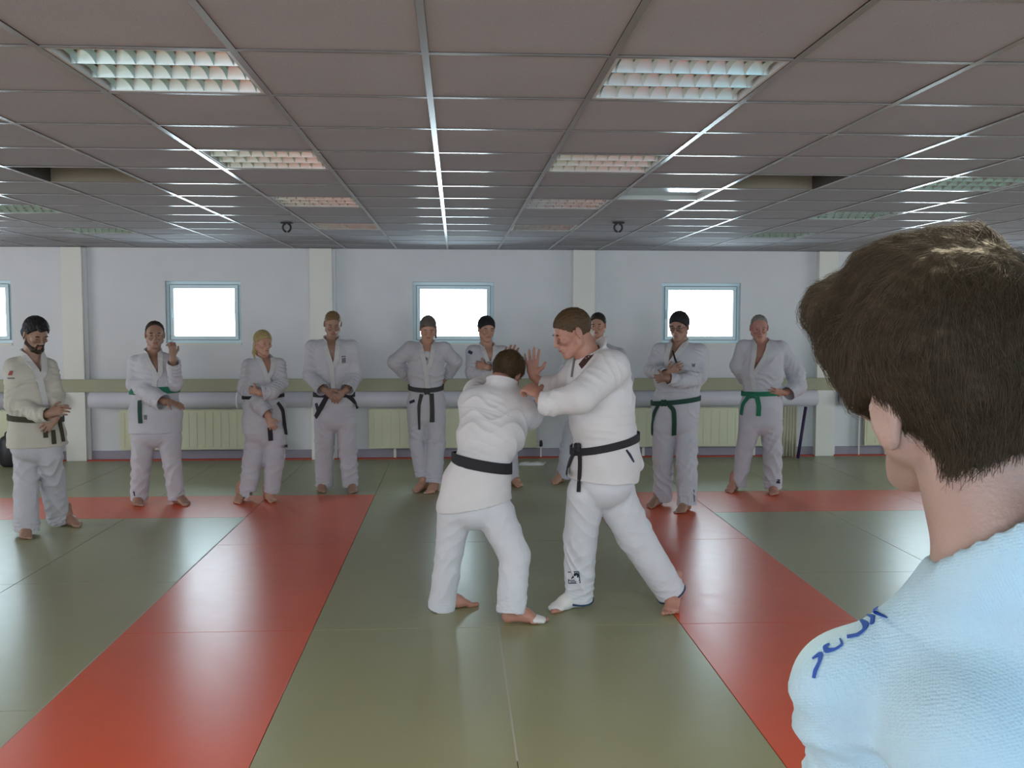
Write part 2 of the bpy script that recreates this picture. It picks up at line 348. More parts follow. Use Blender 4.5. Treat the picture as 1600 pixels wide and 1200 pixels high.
# louvred light fittings, unlit
s = 0.286
hous = MB().box(-s, s, -s, s, 0.075, 0.08).box(-s, -s+0.012, -s, s, 0.001, 0.075).box(s-0.012, s, -s, s, 0.001, 0.075).box(-s+0.012, s-0.012, -s, -s+0.012, 0.001, 0.075).box(-s+0.012, s-0.012, s-0.012, s, 0.001, 0.075).mesh('housing'); hous.materials.append(M['housing'])
def trough():
    m = MB(); n = 16; L = s-0.012; w = (2*s-0.024)/6
    for k in range(n+1):
        t = -1+2*k/n; y = t*w*0.985; z = 0.004+0.072*(1-abs(t)**4.5)
        m.v += [(-L, y, z), (L, y, z), (-L, y, z+0.002), (L, y, z+0.002)]
    for k in range(n):
        a = 4*k; m.f += [(a, a+1, a+5, a+4), (a+2, a+6, a+7, a+3)]
    return m.mesh('reflector'), w
refl, rw = trough(); refl.materials.append(M['mirror']); refl.polygons.foreach_set('use_smooth', [True]*len(refl.polygons))
bm_ = MB()
for k in range(3):   # a cross blade: V section, arched over the tube in each trough
    yc = (k-1)*2*rw; n = 8
    for q in range(n+1):
        t = -1+2*q/n; y = yc+t*rw*0.96; zb = 0.003+0.016*(1-t*t); zt = 0.036+0.0*t
        b0 = len(bm_.v); bm_.v += [(-0.006, y, zt), (0, y, zb), (0.006, y, zt)]
        if q: bm_.f += [(b0-3, b0-2, b0+1, b0), (b0-2, b0-1, b0+2, b0+1), (b0-1, b0-3, b0, b0+2)]
blade = bm_.mesh('cross_blade'); blade.materials.append(M['mirror'])
tub = MB().tube([(-s+0.02, 0, 0.04), (s-0.02, 0, 0.04)], 0.008, 10).mesh('fluorescent_tube'); tub.materials.append(M['tube'])
hold = MB().box(-0.004, 0.004, -0.006, 0.006, 0.034, 0.06).mesh('tube_holder'); hold.materials.append(M['dark'])
def lname(i, j):
    side = {-2: 'left', 1: 'right', 5: 'far right', -6: 'far left'}[i]
    row = {0: 'nearest', 3: 'second', 6: 'third', 9: 'farthest'}
    if i in (-2, 1) and j >= 0: return 'unlit louvred ceiling light, %s in the row over the %s red mats' % (row[j], side)
    if j < 0: return 'unlit louvred ceiling light behind the camera, %s one' % side
    return 'unlit louvred ceiling light in the %s row, %s' % (side, {1: 'nearest the camera', 4: 'nearer one with bright highlight', 7: 'middle one', 10: 'nearest the window wall'}[j])
for (i, j) in LIGHTS:
    t = empty('ceiling_light', (gx(i)+0.3, gy(j)+0.3, CEIL), lname(i, j), 'ceiling light', 'louvred ceiling lights')
    def c(name, me, x=0, y=0, z=0):
        o = bpy.data.objects.new(name, me); o.parent = t; o.location = (x, y, z); COL.objects.link(o); return o
    c('housing', hous)
    for k in (-1, 0, 1): c('reflector', refl, 0, 2*rw*k, 0); c('fluorescent_tube', tub, 0, 2*rw*k, -0.003)
    for k in range(9):
        c('cross_blade', blade, -0.256+0.064*k)
# tiles out of the grid
for (i, j), kd in OPEN.items():
    x, y = gx(i)+0.3, gy(j)+0.3; e = 0.29
    if kd == 'open':
        t = empty('ceiling_recess', (x, y, CEIL), 'dark square opening in the ceiling where a tile is missing, %s' % ('left side' if i < 0 else 'right of teal-lit tile'), 'recess', 'openings left by missing ceiling tiles')
        attach(MB().box(x-e, x+e, y-e, y+e, CEIL+0.15, CEIL+0.16).build('recess_back', M['void']), t)
        attach(MB().box(x-e, x+e, y+e-0.01, y+e, CEIL+0.002, CEIL+0.15).build('recess_side', M['board']), t)
        attach(MB().box(x-e, x+e, y-e, y-e+0.01, CEIL+0.002, CEIL+0.15).build('recess_side', M['void']), t)
        attach(MB().box(x-e, x-e+0.01, y-e+0.01, y+e-0.01, CEIL+0.002, CEIL+0.15).build('recess_side', M['void']), t)
        attach(MB().box(x+e-0.01, x+e, y-e+0.01, y+e-0.01, CEIL+0.002, CEIL+0.15).build('recess_side', M['void']), t)
    else:
        t = empty('teal_lit_panel', (x, y, CEIL), 'ceiling tile coloured teal for the light on it, beside the dark opening', 'ceiling panel')
        attach(MB().box(x-e, x+e, y-e, y+e, CEIL+0.03, CEIL+0.036).build('teal_lit_tile', mat('teal_lit_tile', (0.22, 0.32, 0.30), 0.12, spec=0.8)), t)  # teal light on a ceiling tile, put into its colour
        attach(MB().box(x-e, x+e, y+e-0.01, y+e, CEIL+0.001, CEIL+0.03).box(x-e, x+e, y-e, y-e+0.01, CEIL+0.001, CEIL+0.03).box(x-e, x-e+0.01, y-e+0.01, y+e-0.01, CEIL+0.001, CEIL+0.03).box(x+e-0.01, x+e, y-e+0.01, y+e-0.01, CEIL+0.001, CEIL+0.03).build('panel_rim', M['housing']), t)
for px, lab in ((448, 'small black ring hanging from the ceiling, left of centre'), (966, 'small black ring hanging from the ceiling, right of centre')):
    p = F(px, 347, CEIL); t = empty('ceiling_ring', (p.x, p.y, CEIL), lab, 'hook', 'black rings under the ceiling')
    attach(MB().box(p.x-0.05, p.x+0.05, p.y-0.03, p.y+0.03, CEIL-0.014, CEIL-0.002, 0.003).build('mounting_plate', M['dark']), t)
    pts = [(p.x+0.034*math.cos(a), p.y, CEIL-0.048+0.036*math.sin(a)) for a in [2*math.pi*k/20 for k in range(21)]]
    attach(MB().tube(pts, 0.009, 8).build('ring', M['dark'], None, True), t)

# things by the wall
p = W(1250, 700, WALL-0.16)
st = MB().tube([(W(1243, 711, WALL-0.22).x, WALL-0.30, 0.006), (W(1255, 634, WALL-0.14).x, WALL-0.225, 0.62)], 0.019, 12).build('foam_stick', mat('purple_black_foam', (0.03, 0.015, 0.07), 0.6), None, True)
tag(st, 'dark purple-black stick leaning on the wall left of the rightmost column', 'stick')
st2 = MB()
sx0, sx1 = W(1222, 700, WALL-0.2).x, W(1246, 700, WALL-0.2).x
n = 24
for k in range(n+1):
    x = sx0+(sx1-sx0)*k/n; yy = WALL-0.17+0.022*math.sin(k*1.35)
    st2.v += [(x, yy, 0.006+0.012*abs(math.sin(k*1.1))), (x+0.02, WALL-0.14+0.012*math.sin(k*1.35), 0.62), (x, yy+0.008, 0.006+0.012*abs(math.sin(k*1.1))), (x+0.02, WALL-0.132+0.012*math.sin(k*1.35), 0.62)]
for k in range(n):
    a = 4*k; st2.f += [(a, a+4, a+5, a+1), (a+2, a+3, a+7, a+6), (a, a+2, a+6, a+4), (a+1, a+5, a+7, a+3)]
tag(st2.build('folded_cloth', mat('beige_cloth', (0.62, 0.58, 0.44), 0.9, 0.1, 40), None, True), 'pale beige folded cloth hanging by the wall beside the dark stick', 'cloth')
p0, p1 = F(808, 726), F(847, 724)
bk = MB(); n = 10
for k in range(n+1):
    x = p0.x+(p1.x-p0.x)*k/n; z = 0.004+0.012*abs(math.sin(k*0.7))
    bk.v += [(x, p0.y-0.1, 0.003), (x+0.02, p0.y-0.04, z+0.012), (x+0.04, p0.y+0.05, z+0.012), (x+0.05, p0.y+0.09, 0.003)]
for k in range(n):
    a = 4*k; bk.f += [(a, a+4, a+5, a+1), (a+1, a+5, a+6, a+2), (a+2, a+6, a+7, a+3), (a, a+3, a+7, a+4)]
tag(bk.build('white_cloth', M['paper'], None, True), 'white cloth lying on the green mat near the wall between the two wrestlers', 'cloth')
b0 = W(17, 700, WALL-0.45)
bag = empty('bag', (b0.x, b0.y, 0), 'black bag standing by the wall behind the leftmost student', 'bag')
bb = MB(); n = 14
for k, (z, rx, ry) in enumerate(((0.004, .10, .08), (0.03, .125, .1), (0.15, .13, .1), (0.27, .125, .09), (0.33, .10, .07), (0.36, .05, .04), (0.365, .01, .01))):
    bb.v += [(b0.x+rx*math.cos(t)*(1+0.06*math.sin(3*t+z*9)), b0.y+ry*math.sin(t), z) for t in [2*math.pi*q/n for q in range(n)]]
    if k: bb.f += [((k-1)*n+q, (k-1)*n+(q+1) % n, k*n+(q+1) % n, k*n+q) for q in range(n)]
bb.f.append(tuple(reversed(range(n))))
attach(bb.build('bag_body', M['dark'], None, True), bag)
attach(MB().tube([(b0.x+0.06*math.cos(a), b0.y, 0.355+0.05*math.sin(a)) for a in [math.pi*k/10 for k in range(11)]], 0.008, 6).build('carry_loop', M['dark'], None, True), bag)

# ================================================================ people
BIG = 1.0
def nrm(v): return np.asarray(v, float)/max(1e-9, np.linalg.norm(v))
def A3(v): return np.array([v[0], v[1], v[2]], float)
class Vol:
    """signed distance volume: smooth unions and cuts of rounded limbs, meshed into ONE closed surface"""
    def __init__(s): s.p = []
    def cone(s, a, b, w1, w2=None, d1=None, d2=None, wd=None, k=0.02, op='u'):
        w2 = w1 if w2 is None else w2; d1 = w1 if d1 is None else d1; d2 = (d1 if w2 == w1 else w2) if d2 is None else d2
        a = A3(a); b = A3(b); wd = np.array([1., 0, 0]) if wd is None else nrm(wd)
        pad = max(w1, w2, d1, d2)+max(k, 0.0)+0.02
        lo = np.minimum(a, b)-pad; hi = np.maximum(a, b)+pad
        def fn(X, Y, Z):
            ab = b-a; L = float(ab@ab)
            qx, qy, qz = X-a[0], Y-a[1], Z-a[2]
            t = np.clip((qx*ab[0]+qy*ab[1]+qz*ab[2])/L, 0, 1) if L > 1e-12 else 0.0
            qx = qx-t*ab[0]; qy = qy-t*ab[1]; qz = qz-t*ab[2]
            x = qx*wd[0]+qy*wd[1]+qz*wd[2]; q2 = qx*qx+qy*qy+qz*qz; r2 = np.maximum(q2-x*x, 0)
            w = w1+(w2-w1)*t; d = d1+(d2-d1)*t
            k0 = np.sqrt(x*x/(w*w)+r2/(d*d))+1e-6; k1 = np.sqrt(x*x/w**4+r2/d**4)+1e-6
            return k0*(k0-1)/k1
        s.p.append((fn, lo, hi, k, op)); return s
    def chain(s, pts, k=0.02, op='u'):      # pts: (point, w, d, wd)
        for q in range(len(pts)-1):
            a, b = pts[q], pts[q+1]; s.cone(a[0], b[0], a[1], b[1], a[2], b[2], nrm(nrm(a[3])+nrm(b[3])), k, op)
        return s
    def ell(s, c, R, rx, ry, rz, k=0.01, op='u'):
        c = A3(c); R = np.asarray(R, float); m = max(rx, ry, rz)+max(k, 0)+0.02
        def fn(X, Y, Z):
            q = (X-c[0], Y-c[1], Z-c[2]); o = []
            for ax, r in zip(R, (rx, ry, rz)):
                u = q[0]*ax[0]+q[1]*ax[1]+q[2]*ax[2]; o.append((u/r, u/r/r))
            k0 = np.sqrt(sum(u*u for u, _ in o))+1e-6; k1 = np.sqrt(sum(v*v for _, v in o))+1e-6
            return k0*(k0-1)/k1
        s.p.append((fn, c-m, c+m, k, op)); return s
    def half(s, n, p, op='c', k=0.004, lo=None, hi=None):   # removes the side n points to
        n = nrm(n); p = A3(p)
        s.p.append((lambda X, Y, Z: -((X-p[0])*n[0]+(Y-p[1])*n[1]+(Z-p[2])*n[2]), lo, hi, k, op)); return s
    @staticmethod
    def comb(D, d, k, op):
        if op == 'u':
            if k <= 0: return np.minimum(D, d)
            h = np.maximum(k-np.abs(D-d), 0)/k; return np.minimum(D, d)-h*h*k*0.25
        d = -d
        if k <= 0: return np.maximum(D, d)
        h = np.maximum(k-np.abs(D-d), 0)/k; return np.maximum(D, d)+h*h*k*0.25
    def sub(s, o, k=0.02, op='u'):
        U = [p for p in o.p if p[4] == 'u']; lo = np.min([p[1] for p in U], 0); hi = np.max([p[2] for p in U], 0)
        def fn(X, Y, Z):
            D = None
            for f, a, b, kk, oo in o.p:
                d = f(X, Y, Z); D = d if D is None else s.comb(D, d, kk, oo)
            return D
        s.p.append((fn, lo, hi, k, op)); return s
    def val(s, P):
        P = np.atleast_2d(np.asarray(P, float)); D = np.full(len(P), 9.0)
        for fn, lo, hi, k, op in s.p: D = s.comb(D, fn(P[:, 0], P[:, 1], P[:, 2]), k, op)
        return D
    def mesh(s, name, h, disp=None, lap=1):
        L = [p for p in s.p if p[4] == 'u']; lo = np.min([p[1] for p in L], 0)-h; hi = np.max([p[2] for p in L], 0)+h
        n = np.ceil((hi-lo)/h).astype(int)+1
        ax = [(lo[i]+h*np.arange(n[i])).astype(np.float32) for i in range(3)]
        D = np.full(n, 0.6, np.float32)
        for fn, a, b, k, op in s.p:
            if a is None: i0 = np.zeros(3, int); i1 = n
            else: i0 = np.clip(((a-lo)/h).astype(int), 0, n); i1 = np.clip(np.ceil((b-lo)/h).astype(int)+1, 0, n)
            if np.any(i1 <= i0): continue
            sl = tuple(slice(i0[q], i1[q]) for q in range(3))
            d = fn(ax[0][sl[0], None, None], ax[1][None, sl[1], None], ax[2][None, None, sl[2]]).astype(np.float32)
            D[sl] = s.comb(D[sl], d, k, op)
        S = D < 0
        n0, n1, n2 = (x-1 for x in n)
        cnt = np.zeros((n0, n1, n2), np.int8)
        for i in (0, 1):
            for j in (0, 1):
                for k in (0, 1): cnt += S[i:n0+i, j:n1+j, k:n2+k]
        act = np.argwhere((cnt > 0) & (cnt < 8)); idx = np.full((n0, n1, n2), -1, np.int32); idx[tuple(act.T)] = np.arange(len(act))
        cor = [(i, j, k) for i in (0, 1) for j in (0, 1) for k in (0, 1)]
        val = {c: D[act[:, 0]+c[0], act[:, 1]+c[1], act[:, 2]+c[2]] for c in cor}
        acc = np.zeros((len(act), 3)); num = np.zeros(len(act))
        for c in cor:
            for q in range(3):
                if c[q] == 0:
                    e = list(c); e[q] = 1; e = tuple(e); va, vb = val[c], val[e]; m = (va < 0) != (vb < 0)
                    t = np.where(m, va/np.where(m, va-vb, 1), 0)
                    pt = np.tile(np.array(c, float), (len(act), 1)); pt[:, q] += t; acc += pt*m[:, None]; num += m
        V = lo+h*(act+acc/num[:, None])
        F_ = []
        for q in range(3):
            o = [1, 2] if q == 0 else ([2, 0] if q == 1 else [0, 1])
            a = [slice(None)]*3; b = [slice(None)]*3; a[q] = slice(0, -1); b[q] = slice(1, None)
            cr = np.argwhere(S[tuple(a)] != S[tuple(b)])
            ok = (cr[:, o[0]] > 0) & (cr[:, o[1]] > 0) & (cr[:, o[0]] < n[o[0]]-1) & (cr[:, o[1]] < n[o[1]]-1); cr = cr[ok]
            fl = S[tuple(cr.T)]
            def g(da, db):
                c = cr.copy(); c[:, o[0]] -= da; c[:, o[1]] -= db; return idx[tuple(c.T)]
            Q = np.stack([g(1, 1), g(0, 1), g(0, 0), g(1, 0)], 1); Q[~fl] = Q[~fl][:, ::-1]; F_.append(Q)
        Fq = np.concatenate(F_)
        Fq = Fq[(Fq >= 0).all(1)]
        for _ in range(lap):
            s0 = np.zeros_like(V); c0 = np.zeros(len(V))
            for a, b in ((0, 1), (1, 2), (2, 3), (3, 0)):
                for u, v in ((Fq[:, a], Fq[:, b]), (Fq[:, b], Fq[:, a])):
                    for ax_ in range(3): s0[:, ax_] += np.bincount(u, V[v, ax_], len(V))
                    c0 += np.bincount(u, minlength=len(V))
            V = V*0.5+0.5*s0/np.maximum(c0, 1)[:, None]
        if disp is not None:
            N = np.zeros_like(V); fn_ = np.cross(V[Fq[:, 2]]-V[Fq[:, 0]], V[Fq[:, 3]]-V[Fq[:, 1]])
            for q in range(4):
                for ax_ in range(3): N[:, ax_] += np.bincount(Fq[:, q], fn_[:, ax_], len(V))
            N /= np.maximum(np.linalg.norm(N, axis=1), 1e-9)[:, None]
            V = V+N*disp(V, N)[:, None]
        me = bpy.data.meshes.new(name); me.vertices.add(len(V)); me.vertices.foreach_set('co', V.astype(np.float32).ravel())
        me.loops.add(4*len(Fq)); me.loops.foreach_set('vertex_index', Fq.astype(np.int32).ravel())
        me.polygons.add(len(Fq)); me.polygons.foreach_set('loop_start', np.arange(0, 4*len(Fq), 4, dtype=np.int32))
        me.polygons.foreach_set('use_smooth', np.ones(len(Fq), bool)); me.update(calc_edges=True); me.validate()
        s.V, s.F = V, Fq
        return me
    def bvh(s): return BVHTree.FromPolygons([tuple(v) for v in s.V], [tuple(int(i) for i in f) for f in s.F])

def folds(seed, segs, amp, base=0.4):
    """cloth creases: rings of soft ridges across the listed limb segments plus a broad drape"""
    r = np.random.RandomState(seed); dirs = r.normal(size=(6, 3)); dirs /= np.linalg.norm(dirs, axis=1)[:, None]; ph = r.uniform(0, 6.28, 12)
    def fn(P, N):
        w1 = np.sin(P@dirs[0]*17+ph[0]); w2 = np.sin(P@dirs[1]*13+ph[1])
        v = np.sin(P@dirs[2]*30+1.9*w1+ph[2])*0.5+np.sin(P@dirs[3]*44+1.6*w2+ph[3])*0.3
        out = amp*base*v
        for si, (a, b, rad, wlen, kk, bt) in enumerate(segs):
            a = A3(a); b = A3(b); ab = b-a; L = np.linalg.norm(ab); u = ab/L; q = P-a; t = q@u; d = np.linalg.norm(q-t[:, None]*u, axis=1)
            wt = np.exp(-(np.maximum(d-rad, 0)/0.03)**2)*np.clip((t+0.04)/0.06, 0, 1)*np.clip((L+0.04-t)/0.06, 0, 1)
            side = nrm(np.cross(u, [0.3, 0.9, 0.2])); ang = q@side/max(rad, .02); sg = 1 if (si+seed) % 2 else -1
            x1 = np.sin(P@dirs[4]*21+ph[6]+si)+.6*np.sin(P@dirs[5]*33+ph[7]); x2 = np.sin(P@dirs[1]*11+ph[8]+2*si)
            s_ = np.sin(t*2*math.pi/wlen+sg*bt*ang+1.3*x1+.9*w1+ph[5]+si); s_ = 1-2*np.abs(s_)**0.75
            s2_ = np.sin(t*2*math.pi/(wlen*.55)-sg*bt*1.3*ang+1.6*x2+ph[9]); s2_ = 1-2*np.abs(s2_)**0.8
            m1 = np.clip(.55+.7*x2, 0, 1); m2 = np.clip(.35-.7*x1*.6, 0, 1)
            out = out+amp*kk*wt*(s_*m1+.6*s2_*m2)
        return out
    return fn

def frame(yaw, pitch=0, roll=0):
    y, p, r = (math.radians(a) for a in (yaw, pitch, roll))
    f = np.array([math.sin(y), -math.cos(y), 0]); side = np.array([-f[1], f[0], 0])*-1   # screen-left side when facing the camera is -side
    side = np.cross(f, [0, 0, 1.0])            # the person's own right
    up = np.array([0, 0, 1.0]); f2 = f*math.cos(p)-up*math.sin(p); u2 = up*math.cos(p)+f*math.sin(p)
    s2 = side*math.cos(r)+u2*math.sin(r); u3 = u2*math.cos(r)-side*math.sin(r)
    return np.array([s2, f2, u3])               # rows: person's right, forward, up

def hand(v, wrist, dirn, palmn, thumb, curl=0.35, s=1.0, spread=0.12, fore=None):
    y = nrm(dirn); n = np.asarray(palmn, float); n = nrm(n-(n@y)*y); x = np.cross(y, n)*thumb; w = A3(wrist)
    if fore is not None: v.cone(fore, w, .036*s, .026*s, .034*s, .021*s, x, .01)
    v.cone(w, w+y*.03*s, .026*s, .034*s, .021*s, .017*s, x, .012)
    v.cone(w+y*.03*s, w+y*.082*s, .034*s, .039*s, .016*s, .0125*s, x, .012)
    for i, (L, r) in enumerate(((.070, .0098), (.079, .0098), (.073, .0094), (.056, .0084))):
        c = curl if np.isscalar(curl) else curl[i]
        b = w+y*(.086-.004*abs(i-1))*s+x*(.030-.0205*i)*s
        d0 = nrm(y+x*spread*(1.4-i)); p = b; ang = 0
        for q, fr_ in enumerate((.46, .30, .24)):
            ang += c*(0.9, 1.25, 0.9)[q]; d = d0*math.cos(ang)+n*math.sin(ang); e = p+d*L*fr_*s*1.05
            r1 = r*s*(1-.09*q); v.cone(p, e, r1, r1*.93, k=.004); p = e
    b = w+y*.022*s+x*.024*s; d = nrm(.78*x+.62*y+.25*n); e = b+d*.045*s; v.cone(b, e, .0145*s, .011*s, k=.012)
    d = nrm(.45*x+.85*y+(.25+.5*(curl if np.isscalar(curl) else curl[0]))*n); e2 = e+d*.034*s; v.cone(e, e2, .0108*s, .0085*s, k=.005)

def foot(v, heel, toe, s=1.0, ankle=None, tip=0.0):
    h = A3(heel); t = A3(toe); d = t-h; d[2] = 0; L = np.linalg.norm(d); y = d/L; x = np.cross(y, [0, 0, 1.0]); L = 0.245*s
    z = np.array([0, 0, 1.0]); g = h.copy(); g[2] = 0
    hl = g+y*.03*s+z*(.034*s+tip*0.10); mid = g+y*.13*s+z*(.036*s+tip*.05); ball = g+y*.185*s+z*.021*s
    an = g+y*.055*s+z*(.095*s+tip*.10) if ankle is None else A3(ankle)
    v.cone(an+z*.06, an, .040*s, .036*s, k=.02); v.cone(an, hl, .036*s, .031*s, .036*s, .033*s, x, .02)
    v.cone(hl, mid, .030*s, .036*s, .032*s, .030*s, x, .02); v.cone(an, mid+z*.008, .034*s, .036*s, .034*s, .026*s, x, .03)
    v.cone(mid, ball, .036*s, .046*s, .030*s, .019*s, x, .02)
    return g, x, y, z, ball
def toes(v, g, x, y, z, s, inner):
    for i, (r, L) in enumerate(((.0145, .05), (.0105, .05), (.010, .043), (.0095, .035), (.009, .026))):
        b = g+y*(.185-.007*i)*s+x*inner*(.031-.017*i)*s+z*.013*s
        v.cone(b, b+y*L*s-z*.002, r*s*1.05, r*s, r*s, r*s*.85, x, .005)

def head(v, c, R, s, neck, ear_dz=0.0, nose=1.0, neck_r=.056, gaunt=0.0):
    R = np.asarray(R); P = lambda x, y, z: A3(c)+s*(R[0]*x+R[1]*y+R[2]*z); X = R[0]
    v.cone(neck, P(0, -.028, -.055), (neck_r+.006)*s, neck_r*s, k=.03)
    v.ell(P(0, -.014, .032), R, .075*s, .094*s, .084*s, .02)
    v.cone(P(0, .02, .0), P(0, .045, -.078), .064*s, .034*s, .064*s, .036*s, X, .025)
    for e in (-1, 1):
        v.cone(P(.055*e, -.005, -.030), P(.054*e, .004, -.058), .016*s, .015*s, k=.02)
        v.cone(P(.054*e, .004, -.058), P(.018*e, .070, -.096), .016*s, .014*s, k=.022)
        v.ell(P(.040*e, .066, -.018), R, .022*s, .018*s, .018*s, .02)          # cheekbone
    v.ell(P(0, .072, -.098), R, .021*s, .017*s, .016*s, .018)
    v.cone(P(-.034, .074, .024), P(.034, .074, .024), .012*s, k=.018)               # brow
    for e in (-1, 1):
        v.ell(P(.031*e, .096, .004), R, .016*s, .014*s, .011*s, .010, 'c')
        v.ell(P(.031*e, .074, .003), R, .0150*s, .0125*s, .0105*s, .003)
    v.cone(P(0, .088, .012), P(0, .106*nose, -.026), .0085*s, .0105*s, .009*s, .0105*s, X, .010)
    for e in (-1, 1): v.ell(P(.011*e, .095, -.033), R, .009*s, .011*s, .008*s, .006)
    v.ell(P(0, .080, -.058), R, .026*s, .018*s, .022*s, .012)
    v.ell(P(0, .0985, -.0585), R, .022*s, .008*s, .0016*s, .003, 'c')
    v.ell(P(0, .091, -.053), R, .019*s, .0085*s, .0045*s, .004); v.ell(P(0, .090, -.065), R, .017*s, .0085*s, .005*s, .004)
    for e in (-1, 1):
        t = 0.35
        Re = np.array([nrm(R[0]*e*math.cos(t)-R[1]*math.sin(t)), nrm(R[1]*math.cos(t)+R[0]*e*math.sin(t)), R[2]])
        ec = P(.080*e, -.012, -.002+ear_dz)
        v.ell(ec, Re, .0075*s, .019*s, .031*s, .005); v.ell(ec+Re[0]*.008*s+Re[1]*.004*s, Re, .0055*s, .010*s, .017*s, .004, 'c')
        v.ell(ec-R[2]*.026*s-Re[0]*.002*s, Re, .006*s, .011*s, .010*s, .006)
    return P
def blob(name, c, R, rx, ry, rz, m, parent, n=8):
    b = MB(); R = np.asarray(R)
    for i in range(n+1):
        th = math.pi*i/n
        for j in range(n*2):
            ph = math.pi*j/n; q = A3(c)+R[0]*rx*math.sin(th)*math.cos(ph)+R[1]*ry*math.sin(th)*math.sin(ph)+R[2]*rz*math.cos(th); b.v.append(tuple(q))
    k = n*2
    for i in range(n):
        for j in range(k): b.f.append((i*k+j, (i+1)*k+j, (i+1)*k+(j+1) % k, i*k+(j+1) % k))
    return b.build(name, m, parent, True)

def ribbon(name, pts, nrms, width, th, m, parent, wdirs=None, close=False, label=None):
    b = MB(); n = len(pts)
    for i in range(n):
        p = A3(pts[i]); a = A3(pts[(i+1) % n] if close else pts[min(i+1, n-1)]); c = A3(pts[i-1] if (close or i) else pts[0])
        N = nrm(nrms[i]); t = nrm(a-c); w = np.cross(t, N) if wdirs is None else A3(wdirs[i]); w = nrm(w)*(width[i] if hasattr(width, '__len__') else width)/2
        for s_, o_ in ((-1, 0), (1, 0), (1, 1), (-1, 1)): b.v.append(tuple(p+w*s_+N*th*o_))
    for i in range(n if close else n-1):
        j = (i+1) % n
        for q in range(4): b.f.append((4*i+q, 4*j+q, 4*j+(q+1) % 4, 4*i+(q+1) % 4))
    if not close: b.f.append((0, 1, 2, 3)); b.f.append((4*n-1, 4*n-2, 4*n-3, 4*n-4))
    o = b.build(name, m, parent, False)
    if label: o['label'] = label
    return o

M['gi'] = weave_mat('white_cotton_gi', (0.52, 0.52, 0.56)); M['gi_warm'] = weave_mat('offwhite_cotton_gi', (0.53, 0.51, 0.45))
M['gi_near'] = weave_mat('cyan_lit_pearl_weave', (0.40, 0.60, 0.74), 330, 0.5, 0.03)  # white weave with the cyan window light put into its colour
M['gi_clean'] = weave_mat('lit_white_gi', (0.66, 0.65, 0.68)); M['tr_clean'] = weave_mat('lit_white_drill', (0.62, 0.64, 0.70), 420, 0.2); M['trousers'] = weave_mat('white_drill_cotton', (0.50, 0.50, 0.55), 420, 0.2); M['lapel'] = weave_mat('stitched_collar', (0.56, 0.555, 0.56), 160, 0.3)  # lit copies: stronger light on the wrestling pair put into the colour
M['belt'] = mat('black_cotton_belt', (0.014, 0.013, 0.018), 0.75, 0.3, 300); M['belt_dg'] = mat('dark_green_belt', (0.012, 0.05, 0.035), 0.8, 0.3, 300)
M['belt_g'] = mat('green_belt', (0.012, 0.16, 0.085), 0.8, 0.3, 300); M['belt_ol'] = mat('dark_olive_belt', (0.045, 0.042, 0.024), 0.8, 0.3, 300)
M['belt_grey'] = mat('worn_black_belt', (0.04, 0.042, 0.042), 0.8, 0.3, 300)
M['skin'] = mat('skin_fair', (0.50, 0.28, 0.20), 0.5, 0.15, 140, var=0.08, vscale=12, sss=0.15); M['skin_d'] = mat('skin_tan', (0.33, 0.19, 0.135), 0.5, 0.15, 140, var=0.08, vscale=12, sss=0.1)
M['skin_p'] = mat('skin_ruddy', (0.44, 0.22, 0.165), 0.5, 0.15, 140, var=0.1, vscale=12, sss=0.12); M['skin_n'] = mat('skin_near', (0.35, 0.245, 0.215), 0.45, 0.12, 220, var=0.08, vscale=9, sss=0.2)
def hmat(name, c, b=0.5): return mat(name, c, 0.55, b, 160, spec=0.35, var=0.25, vscale=60)
M['h_black'] = hmat('hair_black', (0.014, 0.012, 0.014)); M['h_brown'] = hmat('hair_brown', (0.085, 0.05, 0.022)); M['h_dbrown'] = hmat('hair_dark_brown', (0.035, 0.024, 0.017))
M['h_blond'] = hmat('hair_blond', (0.42, 0.33, 0.15)); M['h_grey'] = hmat('hair_grey', (0.26, 0.24, 0.22)); M['h_short'] = hmat('hair_cropped', (0.20, 0.12, 0.055)); M['h_mouse'] = hmat('hair_mousy', (0.13, 0.11, 0.09))
M['eye'] = mat('eye_dark', (0.02, 0.014, 0.01), 0.15); M['lips'] = mat('lips', (0.30, 0.10, 0.08), 0.5)
M['navy'] = mat('navy_print', (0.012, 0.02, 0.05), 0.7); M['blue'] = mat('blue_embroidery', (0.01, 0.07, 0.36), 0.6); M['maroon'] = mat('maroon_embroidery', (0.05, 0.014, 0.012), 0.7)
M['redpatch'] = mat('red_embroidery', (0.30, 0.06, 0.05), 0.7); M['whitecloth'] = mat('white_knit', (0.68, 0.68, 0.68), 0.9, 0.2, 300); M['blueband'] = mat('blue_headband', (0.02, 0.07, 0.20), 0.8); M['greyp'] = mat('grey_print', (0.16, 0.16, 0.17), 0.8); M['glasses'] = mat('dark_spectacle_frame', (0.02, 0.02, 0.02), 0.3)
